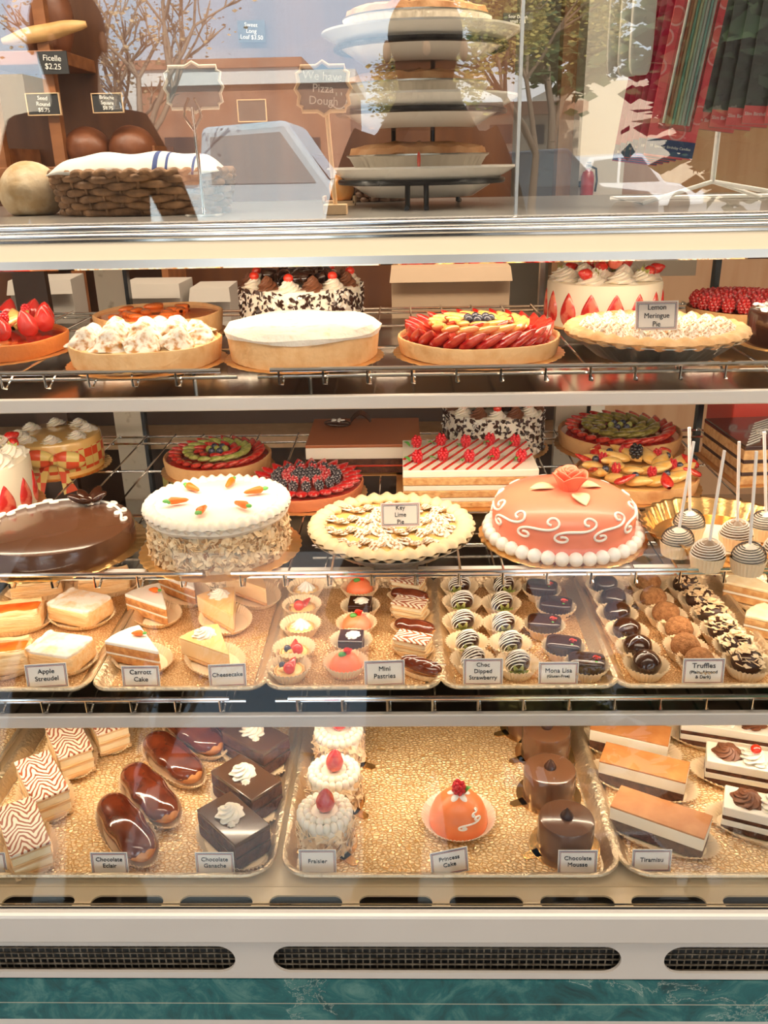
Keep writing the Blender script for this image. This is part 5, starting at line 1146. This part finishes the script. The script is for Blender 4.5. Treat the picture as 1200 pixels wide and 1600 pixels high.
for k in range(3):
    zp = ZT+zr[k]+.0045
    t = thing('ceramic_plate', 'white deep plate on the '+names[k]+' tier of the pie stand', 'plate', (xsn, ys, zp-.028), 0, 'plates on the pie stand')
    pg('plate_body', G().lathe([(Rp*.50, 0), (Rp*.55, .0), (Rp*.80, .024), (Rp*.84, .030), (Rp*1.0, .044), (Rp*1.0, .047), (Rp*.84, .036), (Rp*.78, .029), (Rp*.55, .006), (.001, .006)], 96), cer, t)
    t = thing('foil_pan_pie', ['browned crumb-topped pie with dripping filling, lowest tier', 'pie in a ridged foil pan on the middle tier', 'pie in a ridged foil pan on the top tier'][k], 'pie', (xsn-.006, ys, zp-.0215), 0, 'pies on the stand'); t.scale = (1, 1, 1.42)
    pg('foil_pan', G().lathe([(.074, 0), (.080, .0), (.112, .038), (.118, .040), (.118, .0415), (.110, .0395), (.079, .002), (.001, .002)], 200, lambda R, z, a, j: (R*(1+(.014 if j in (1, 2, 5, 6) else 0)*cos(50*a)), z, a)), silver, t)
    pg('pie_crust', G().lathe([(.10, .030), (.113, .041), (.110, .048), (.095, .051), (.05, .054), (.001, .053)], 96, lambda R, z, a, j: (R*(1+.012*sin(17*a+j)), z+.003*noise.noise((a*6, R*40, 3)), a)), mat('brown_pie_crust', (.50, .22, .08), .6, col2=(.66, .36, .16), scale=30, bump=.8, bscale=60), t)
    if k == 0: pg('filling_drip', G().ball((.0, -.1185, .035), (.0028, .002, .009), 10, 8).ball((0, -.119, .026), (.0035, .0025, .004), 10, 8), redg, t)
x_ = solve_x(590, ys-.04, 1.53); t = thing('price_card', 'small tilted card reading Cherry on the lowest pie', 'price card', (x_, ys-.05, ZT+zr[0]+.0405), R_(10)); pg('card', G().box((0, .0, .006), (.05, .001, .014)), cardm, t, smooth=False, rot=(R_(-35), 0, 0)); part('lettering', text_mesh('Cherry', .010, ink), t, (0, -.003, .0065), (R_(55), 0, 0))
# candle packs on a white wire display
wm = mat('white_wire', (.78, .76, .72), .35)
yc0 = 1.45; xp_ = solve_x(1118, yc0+.07, 1.5)
t = thing('candle_rack', 'white wire countertop rack from which the candle packs hang', 'rack', (xp_, yc0+.07, ZT+.0005))
zh = .44
pg('base_wire', G().tube([(-.135, -.10, .0035), (0, 0, .030), (.13, -.10, .0035), (.16, .08, .0035), (-.14, .10, .0035)], .0035, 8, True).tube([(0, 0, .03), (.09, .02, .004)], .003, 8), wm, t)
pg('post', G().tube([(0, 0, .03), (0, .002, zh+.06)], .0042, 10), wm, t)
pg('cross_bar', G().tube([(-.18, 0, zh), (.17, 0, zh)], .004, 8), wm, t)
hooks = [(-.158, 'left'), (-.066, 'mid'), (.065, 'right')]
for hx, _n in hooks: pg('hook', G().tube([(hx, 0, zh), (hx, -.12, zh), (hx, -.13, zh+.008)], .0025, 8), wm, t)
CZ = ZT+zh
pinkc = bpy.data.materials.new('pink_card'); pinkc.use_nodes = True; n_ = pinkc.node_tree; vv = n_.nodes.new('ShaderNodeTexVoronoi'); vv.inputs['Scale'].default_value = 28; tt = n_.nodes.new('ShaderNodeTexCoord'); n_.links.new(tt.outputs['Object'], vv.inputs[0])
rr_ = n_.nodes.new('ShaderNodeValToRGB'); rr_.color_ramp.interpolation = 'CONSTANT'; e = rr_.color_ramp.elements; e[0].color = (.85, .12, .12, 1); e[1].position = .30; e[1].color = (.90, .35, .35, 1); q = e.new(.37); q.color = (.85, .09, .12, 1)
n_.links.new(vv.outputs['Distance'], rr_.inputs[0]); n_.links.new(rr_.outputs[0], n_.nodes['Principled BSDF'].inputs['Base Color']); n_.nodes['Principled BSDF'].inputs['Roughness'].default_value = .3
magc = mat('magenta_card', (.50, .012, .07), .3, col2=(.62, .03, .10), scale=20); navyc = mat('navy_card', (.03, .04, .16), .4); greyc = mat('grey_card', (.14, .13, .125), .35, col2=(.34, .31, .28), scale=26, lo=.58, hi=.6); salmon = mat('salmon_card', (.82, .16, .16), .4)
clearp = glass_mat('clear_plastic', 1.45)
def pack(label, hx, dy, lean, W_, H_, kind, front=True, dz=0, yaw=0):
    p = (xp_+hx, yc0+.07-.12+dy, CZ-.003+dz); t = thing('candle_pack', label, 'candle pack', p, yaw, 'sparkler candle packs' if kind < 2 else 'slim candle packs'); rt = (0, R_(lean), 0)
    b = pg('backing_card', G().box((0, 0, -H_/2), (W_, .0012, H_)), [pinkc, magc, greyc][kind], t, smooth=False, rot=rt)
    pg('title_strip', G().box((0, -.0009, -H_+.0125), (W_*1.002, .0010, .022 if kind < 2 else .024)), navyc if kind < 2 else salmon, b, smooth=False)
    part('lettering', text_mesh('18 Sparkler Birthday Candles' if kind < 2 else 'Slim Birthday Candles', .0052 if kind < 2 else .0068, chalk, .0002), b, (0, -.0018, -H_+.0135), (pi/2, 0, 0))
    if front:
        cols = [(.90, .84, .76), (.62, .18, .10), (.88, .52, .30), (.32, .58, .44), (.92, .82, .50), (.70, .84, .68), (.93, .88, .80), (.42, .64, .58)] if kind < 2 else [(.70, .62, .52), (.75, .45, .35), (.55, .60, .66), (.28, .32, .40), (.70, .70, .70), (.8, .5, .42)]
        n = 9 if kind < 2 else 6
        for i in range(n):
            c_ = cols[i % len(cols)]; x = (i-(n-1)/2)*.0046-.004*(kind == 2)
            pts = [(x, -.005, -.03), (x, -.005, -H_*.5), (x+(.0 if kind < 2 else .006), -.005, -H_*.8), (x+(.0 if kind < 2 else .014), -.005, -H_*.88 if kind < 2 else -H_*.80)]
            pg('candle', G().tube(pts, .0021, 8), mat('wax_%d_%d' % (kind, i % len(cols)), c_, .3), b)
        pg('blister', G().box((0, -.0055, -H_*.47), (W_*.66, .010, H_*.86)), clearp, b, smooth=False, bevel=.002)
    return t
hL = CZ-at_y(1045, 246, yc0-.05).z
for i in range(5): pack('magenta-edged sparkler candle pack, %s behind the pink pack' % ['first', 'second', 'third', 'fourth', 'last'][i], -.066-.0055*(i+1), .013*(i+1), 7.5, .070, hL+.002*i, 1, False)
pack('pink card pack of coloured sparkler birthday candles, frontmost of its stack', -.062, 0, 7.5, .072, hL, 0)
hR = CZ-at_y(1165, 192, yc0-.05).z
for i in range(4): pack('grey slim birthday candle pack hanging in its stack, %s behind the front one' % ['first', 'second', 'third', 'last'][i], .060-.013*(i+1), .010*(i+1), 3.5+1.3*i, .062, hR+.003*i, 2, False)
pack('grey slim birthday candle pack with pastel candles, frontmost at the right', .066, 0, 1.5, .064, hR, 2)
pack('grey candle pack cut by the right edge of the photo', .125, .01, 1.5, .064, hR+.02, 2, False)
for i in range(3):
    p = (xp_-.158-.012*i, yc0+.07-.10+.02*i, CZ-.003); t = thing('white_blister_pack', 'pale plastic pack hanging at the left of the candles, %s' % ['front one', 'middle one', 'rear one'][i], 'plastic pack', p, 0, 'pale plastic packs')
    pg('pack_body', soft_box(.034, .010, CZ-at_y(975, 108, 1.35).z, .04, .3, i), mat('milky_plastic', (.62, .58, .52), .25), t, loc=(0, 0, -(CZ-at_y(975, 108, 1.35).z)))
# column, door frame and extinguisher at the right rear
yk = 3.4; x0_, x1_ = solve_x(898, yk, 1.5), solve_x(966, yk, 1.5)
struct('trim_2', G().box(((x0_+x1_)/2, yk, 1.02), (x1_-x0_, .2, 2.03)).box(((x0_+x1_)/2, yk, 2.06), (x1_-x0_+.05, .24, .06)), mat('column_paint', (.88, .80, .68), .6), 'white column behind the counter at the right')
x2_, x3_ = solve_x(868, yk+.1, 1.5), solve_x(893, yk+.1, 1.5)
struct('trim_3', G().box(((x2_+x3_)/2, yk+.1, 1.1), (x3_-x2_, .08, 2.2)), mat('orange_wood', (.50, .24, .10), .5, col2=(.60, .32, .14), scale=5, stretch=(6, 6, .6)), 'orange wood door jamb beside the column')
x2_ = solve_x(1150, 3.6, 1.5)
struct('wall_orange_panel', G().box((x2_+.25, 3.7, 1.1), (1.5, .04, 2.2)), mat('tan_panel', (.70, .42, .24), .6, col2=(.62, .33, .17), scale=3, stretch=(6, 6, .6)), 'tan wooden wall panel behind the candles')
p = at_y(917, 290, yk-.13); t = thing('fire_extinguisher', 'small red fire extinguisher mounted on the white column', 'fire extinguisher', (p.x, yk-.135, p.z-.065))
pg('cylinder', G().lathe([(.018, 0), (.023, .006), (.023, .095), (.018, .110), (.008, .116), (.008, .122), (.001, .122)], 24), mat('extinguisher_red', (.60, .02, .015), .25, coat=.5), t)
pg('valve', G().box((0, -.003, .130), (.012, .03, .010)).box((0, -.010, .140), (.008, .036, .005)), dkmetal, t, smooth=False); pg('hose', G().tube([(.0, -.018, .130), (.024, -.016, .12), (.030, -.012, .08), (.026, -.012, .045)], .004, 8), dkmetal, t)
pg('bracket', G().box((0, .026, .07), (.05, .018, .02)), dkmetal, t, smooth=False)
# ================================================================ THE STREET BEHIND THE VIEWER (seen in the upright glass)
struct('ground_street', G().box((0, -44, -.06), (120, 82, .1)), mat('asphalt', (.30, .29, .28), .8, col2=(.36, .34, .32), scale=2), 'grey asphalt street')
def facade(name, label, pa, pb, ytop, Y, depth, m, wins=(), roof=None, cap=None, ybase=None):
    a, b = mirror_at(pa, 200, Y).x, mirror_at(pb, 200, Y).x; H_ = mirror_at((pa+pb)/2, ytop, Y).z
    t = thing(name, label, 'building', ((a+b)/2, Y-depth/2, 0)); W_ = b-a
    pg('wall', G().box((0, 0, H_/2-.01), (W_, depth, H_)), m, t, smooth=False)
    if cap: pg('parapet', G().box((0, 0, H_+.1), (W_+.4, depth+.4, .35)), cap, t, smooth=False)
    for (wa, wb, wt, wz) in wins:
        xa_, xb_ = mirror_at(wa, 200, Y).x-(a+b)/2, mirror_at(wb, 200, Y).x-(a+b)/2; za_, zb2 = mirror_at(wa, wt, Y).z, mirror_at(wa, wz, Y).z
        pg('window', G().box(((xa_+xb_)/2, depth/2, (za_+zb2)/2), (xb_-xa_, .12, za_-zb2)), mat('dark_pane', (.08, .07, .065), .2), t, smooth=False)
terra = mat('terracotta_wall', (.42, .20, .12), .85, col2=(.52, .28, .18), scale=1.2); whb = mat('white_building', (.85, .82, .75), .8); creamb = mat('cream_building', (.75, .62, .45), .8)
facade('terracotta_building', 'low terracotta building across the street with dark windows', 225, 548, 128, -27, 8, terra, ((256, 305, 215, 262), (345, 356, 210, 235), (470, 500, 215, 262)), cap=whb)
facade('white_building', 'white stuccoed building with a flat roof behind the terracotta one', 205, 470, 104, -38, 8, whb, ((330, 350, 112, 122),), cap=terra)
facade('cream_building', 'cream building at the left of the street', -260, 48, 118, -24, 8, creamb, ((-80, -20, 150, 200),))
facade('shaded_house', 'house with a tiled roof at the right of the street', 742, 905, 175, -26, 8, mat('tan_house', (.55, .42, .30), .8), ((765, 800, 195, 225), (830, 850, 195, 225)), cap=terra)
facade('pale_warehouse', 'long pale building at the far right of the street', 880, 1500, 120, -30, 8, creamb)
def vehicle(name, label, px, Y, rz, body, L, W_, H_, pickup=False):
    p = mirror_at(px, 300, Y); t = thing(name, label, 'car' if not pickup else 'truck', (p.x, Y, -.01), rz)
    hz_ = H_*(.655 if pickup else .55); zc1 = .34
    if pickup: prof = [(-L/2, zc1), (-L/2, hz_), (-L*.12, hz_), (-L*.10, H_*.97), (L*.10, H_), (L*.20, hz_+.02), (L*.46, hz_-.06), (L/2, hz_-.25), (L/2, zc1)]
    else: prof = [(-L/2, zc1), (-L/2, hz_), (-L*.43, hz_+.05), (-L*.34, H_*.96), (L*.02, H_), (L*.20, hz_+.04), (L*.44, hz_-.08), (L/2, hz_-.25), (L/2, zc1)]
    M = Matrix.Rotation(pi/2, 4, 'X')
    pg('body', G().prism(prof, -W_/2, W_/2, M=M), body, t, smooth=False, bevel=.06)
    gls = mat('car_window_pale', (.42, .43, .42), .08, coat=.5) if pickup else mat('car_window', (.10, .12, .13), .05, coat=.5)
    if pickup: pol = [[(-L*.085, hz_+.04), (-L*.08, H_*.92), (L*.085, H_*.94), (L*.165, hz_+.04)]]
    else: pol = [[(-L*.36, hz_+.08), (-L*.31, H_*.90), (-L*.15, H_*.94), (-L*.15, hz_+.06)], [(-L*.13, hz_+.06), (-L*.13, H_*.94), (L*.01, H_*.94), (L*.15, hz_+.06)]]
    for q_ in pol: pg('side_window', G().prism(q_, -W_/2-.012, W_/2+.012, M=M), gls, t, smooth=False)
    pg('windscreen', G().add([(L*.10+.02, -W_*.42, H_-.06), (L*.10+.02, W_*.42, H_-.06), (L*.19+.03, W_*.44, hz_+.07), (L*.19+.03, -W_*.44, hz_+.07)] if pickup else [(L*.03+.02, -W_*.42, H_-.05), (L*.03+.02, W_*.42, H_-.05), (L*.19+.03, W_*.44, hz_+.08), (L*.19+.03, -W_*.44, hz_+.08)], [(0, 1, 2, 3)]), gls, t, smooth=False)
    for sx in (-L*.30, L*.31):
        for sy in (-1, 1): pg('wheel', G().lathe([(.001, -.11), (.20, -.11), (.34, -.10), (.35, -.05), (.35, .05), (.34, .10), (.001, .11)], 28, M=Matrix.Translation((sx, sy*(W_/2-.08), .35)) @ Matrix.Rotation(pi/2, 4, 'X')), mat('tyre', (.03, .03, .03), .6), t)
    return t
vehicle('pickup_truck', 'pale blue and white pickup truck parked across the pavement', 408, -8.7, 0, mat('pale_blue_paint', (.68, .78, .82), .25, coat=.5), 4.6, 1.9, 1.95, True)
vehicle('parked_car', 'dark car parked at the left of the pickup truck', -130, -13, 0, mat('dark_blue_paint', (.04, .05, .08), .2, coat=.6), 4.5, 1.8, 1.6)
vehicle('parked_car', 'dark grey car parked at the right, beyond the pillar', 850, -17, R_(-15), mat('dark_grey_paint', (.07, .08, .09), .2, coat=.6), 4.4, 1.8, 1.7)
vehicle('parked_car', 'white car parked further back at the right', 960, -21.5, R_(-25), mat('white_paint_car', (.8, .8, .8), .25, coat=.5), 4.4, 1.8, 1.6)
def tree(label, px, Y, ztop, lm, nleaf, spread, droop=0, seed=1, lsz=.05, bark=None, levels=5, clear=1.6, name='street_tree'):
    q_ = random.Random(seed); p = mirror_at(px, 300, Y); t = thing(name, label, 'tree', (p.x, Y, -.01)); g = G(); tips = []
    def br(a, d, l, r, n):
        b = a+d*l; mid = a+d*l*.5+Vector((q_.uniform(-1, 1), q_.uniform(-1, 1), 0))*l*.06
        g.tube([a, mid, b], [r, r*.85, r*.7], 6); tips.append((b, n)); tips.append((mid, n))
        if n == 0: return
        for _ in range(3 if n > 1 else 4):
            e_ = (d+Vector((q_.uniform(-1, 1), q_.uniform(-1, 1), q_.uniform(-.25, .6)-droop))*spread).normalized(); br(b, e_, l*q_.uniform(.6, .82), r*.62, n-1)
    br(Vector((0, 0, 0)), Vector((0, 0, 1)), clear, .11, levels)
    sc_ = ztop/max(v[2] for v in g.v)
    pg('branches', g, bark or mat('bark', (.22, .15, .10), .9), t, sc=sc_, ang=80)
    lf = G(); tp = [b for b, n in tips if n <= 2]
    for _ in range(nleaf):
        b = q_.choice(tp)+Vector((q_.gauss(0, .14), q_.gauss(0, .14), q_.gauss(0, .14)-droop*q_.random()*1.4)); s_ = lsz*q_.uniform(.6, 1.3)
        M = Matrix.Translation(b) @ Matrix.Rotation(q_.uniform(0, 6), 4, 'Z') @ Matrix.Rotation(q_.uniform(0, 3), 4, 'X'); lf.add([(-s_, 0, 0), (0, -s_*.5, 0), (s_, 0, .1*s_), (0, s_*.5, 0)], [(0, 1, 2, 3)], M)
    o = pg('foliage', lf, lm, t, smooth=False, sc=sc_); o['kind'] = 'stuff'; return t
tree('bare branching tree with a few tan leaves, left of the pickup truck', 196, -6.4, 3.3, mat('tan_leaves', (.72, .52, .30), .7), 1300, .75, 0, 4, .035, mat('pale_bark', (.42, .31, .22), .9), 5, 1.3)
tree('drooping yellow-green tree at the right of the street', 835, -13, 5.0, mat('yellow_green_leaves', (.60, .44, .12), .7, col2=(.28, .27, .07), scale=3), 9000, .55, .55, 8, .06, None, 5, 2.0, 'willow_tree')
tree('dark green tree beyond the tiled house', 858, -22, 5.6, mat('dark_green_leaves', (.07, .12, .04), .8), 6000, .8, 0, 12, .14, None, 4, 1.2, 'evergreen_tree')
tree('dense dark tree added at the far right to darken the reflected sky', 1215, -6.5, 3.8, mat('dark_green_leaves', (.07, .12, .04), .8), 15000, .52, .55, 21, .11, None, 4, .9, 'evergreen_tree')  # invented tree, blocks the bright sky reflection over the candle packs
# two people standing outside the glass
def person(label, x, y, H_, m_top, m_leg, raised, seed):
    t = thing('person', label, 'person', (x, y, 0), 0); s = H_/1.8; yf = 1
    J = {'pel': (0, 0, .98, .155), 'wa': (0, .0, 1.12, .14), 'ch': (0, 0, 1.34, .165), 'nk': (0, 0, 1.50, .06), 'h0': (0, .01, 1.58, .075), 'h1': (0, .02, 1.68, .098), 'h2': (0, .01, 1.76, .07)}
    E = [('pel', 'wa'), ('wa', 'ch'), ('ch', 'nk'), ('nk', 'h0'), ('h0', 'h1'), ('h1', 'h2')]
    for q_, sx in (('l', -1), ('r', 1)):
        J['s'+q_] = (sx*.17, 0, 1.44, .065)
        if raised: J['e'+q_] = (sx*.24, .08, 1.20, .05); J['w'+q_] = (sx*.09, .26, 1.46, .034); J['p'+q_] = (sx*.055, .29, 1.50, .032)
        else: J['e'+q_] = (sx*.27, -.03, 1.16, .05); J['w'+q_] = (sx*.27, .06, .93, .034); J['p'+q_] = (sx*.26, .08, .85, .036)
        J['hp'+q_] = (sx*.09, 0, .92, .10); J['k'+q_] = (sx*.11, .02, .52, .068); J['a'+q_] = (sx*.11, -.01, .10, .045); J['f'+q_] = (sx*.12, .14, .045, .045)
        E += [('ch', 's'+q_), ('s'+q_, 'e'+q_), ('e'+q_, 'w'+q_), ('w'+q_, 'p'+q_), ('pel', 'hp'+q_), ('hp'+q_, 'k'+q_), ('k'+q_, 'a'+q_), ('a'+q_, 'f'+q_)]
        for fi in range(5):
            b_ = Vector(J['p'+q_][:3]); dirv = Vector((0, .01, .05)) if raised else Vector((0, .02, -.05)); off = Vector((sx*(-.02+.011*fi), 0, 0)) if fi < 4 else Vector((-sx*.035, 0, 0))
            l_ = (.8, 1, .95, .75, .6)[fi]
            J['f%d1%s' % (fi, q_)] = (*(b_+off+dirv*l_*.9), .0085); J['f%d2%s' % (fi, q_)] = (*(b_+off*1.1+dirv*l_*1.5+Vector((0, -.012, 0))), .0075)
            E += [('p'+q_, 'f%d1%s' % (fi, q_)), ('f%d1%s' % (fi, q_), 'f%d2%s' % (fi, q_))]
    ks = list(J); me = bpy.data.meshes.new('body'); me.from_pydata([tuple(Vector(J[k][:3])*s) for k in ks], [(ks.index(a), ks.index(b)) for a, b in E], []); me.materials.append(m_top)
    o = part('body', me, t); md = o.modifiers.new('skin', 'SKIN'); md.use_smooth_shade = True; o.modifiers.new('sub', 'SUBSURF').levels = 1
    for i, k in enumerate(ks): me.skin_vertices[0].data[i].radius = (J[k][3]*s*(1.25 if k in ('ch', 'wa', 'pel') else 1), J[k][3]*s*(.8 if k in ('ch', 'wa', 'pel') else 1))
    me.skin_vertices[0].data[ks.index('pel')].use_root = True
    pg('hair', G().ball((0, -.012*s, 1.705*s), (.098*s, .112*s, .105*s), 24, 16, lambda R, z, a, j: (R*(1 if z > -.5 or sin(a) < -.1 else .6), z, a)), mat('dark_hair', (.03, .02, .015), .6), t)
    pg('nose', G().ball((0, .122*s, 1.66*s), (.012, .016, .018), 8, 6), mat('skin', (.55, .33, .23), .5), t)
    for sx in (-1, 1): pg('ear', G().ball((sx*.10*s, .01, 1.665*s), (.012, .02, .03), 8, 6), mat('skin', (.5, .3, .2), .5), t); pg('eye', G().ball((sx*.034*s, .108*s, 1.69*s), (.013, .008, .009), 8, 6), mat('eye_dark', (.03, .02, .02), .2), t)
    return t
dkc = mat('dark_clothes', (.035, .03, .03), .9)
person('person in dark clothes raising a phone with both hands, facing the case', .07, -.34, 1.93, dkc, dkc, True, 1)
tag(pg('mobile_phone', G().box((.12, -.055, 1.53), (.076, .009, .16)), dkmetal, smooth=False, bevel=.004), 'dark phone held up in front of the standing person', 'phone')
mp_ = mirror_at(110, 100, -.55)
person('person in dark clothes standing at the left with arms down', mp_.x, -.55, 2.0, dkc, dkc, False, 2)
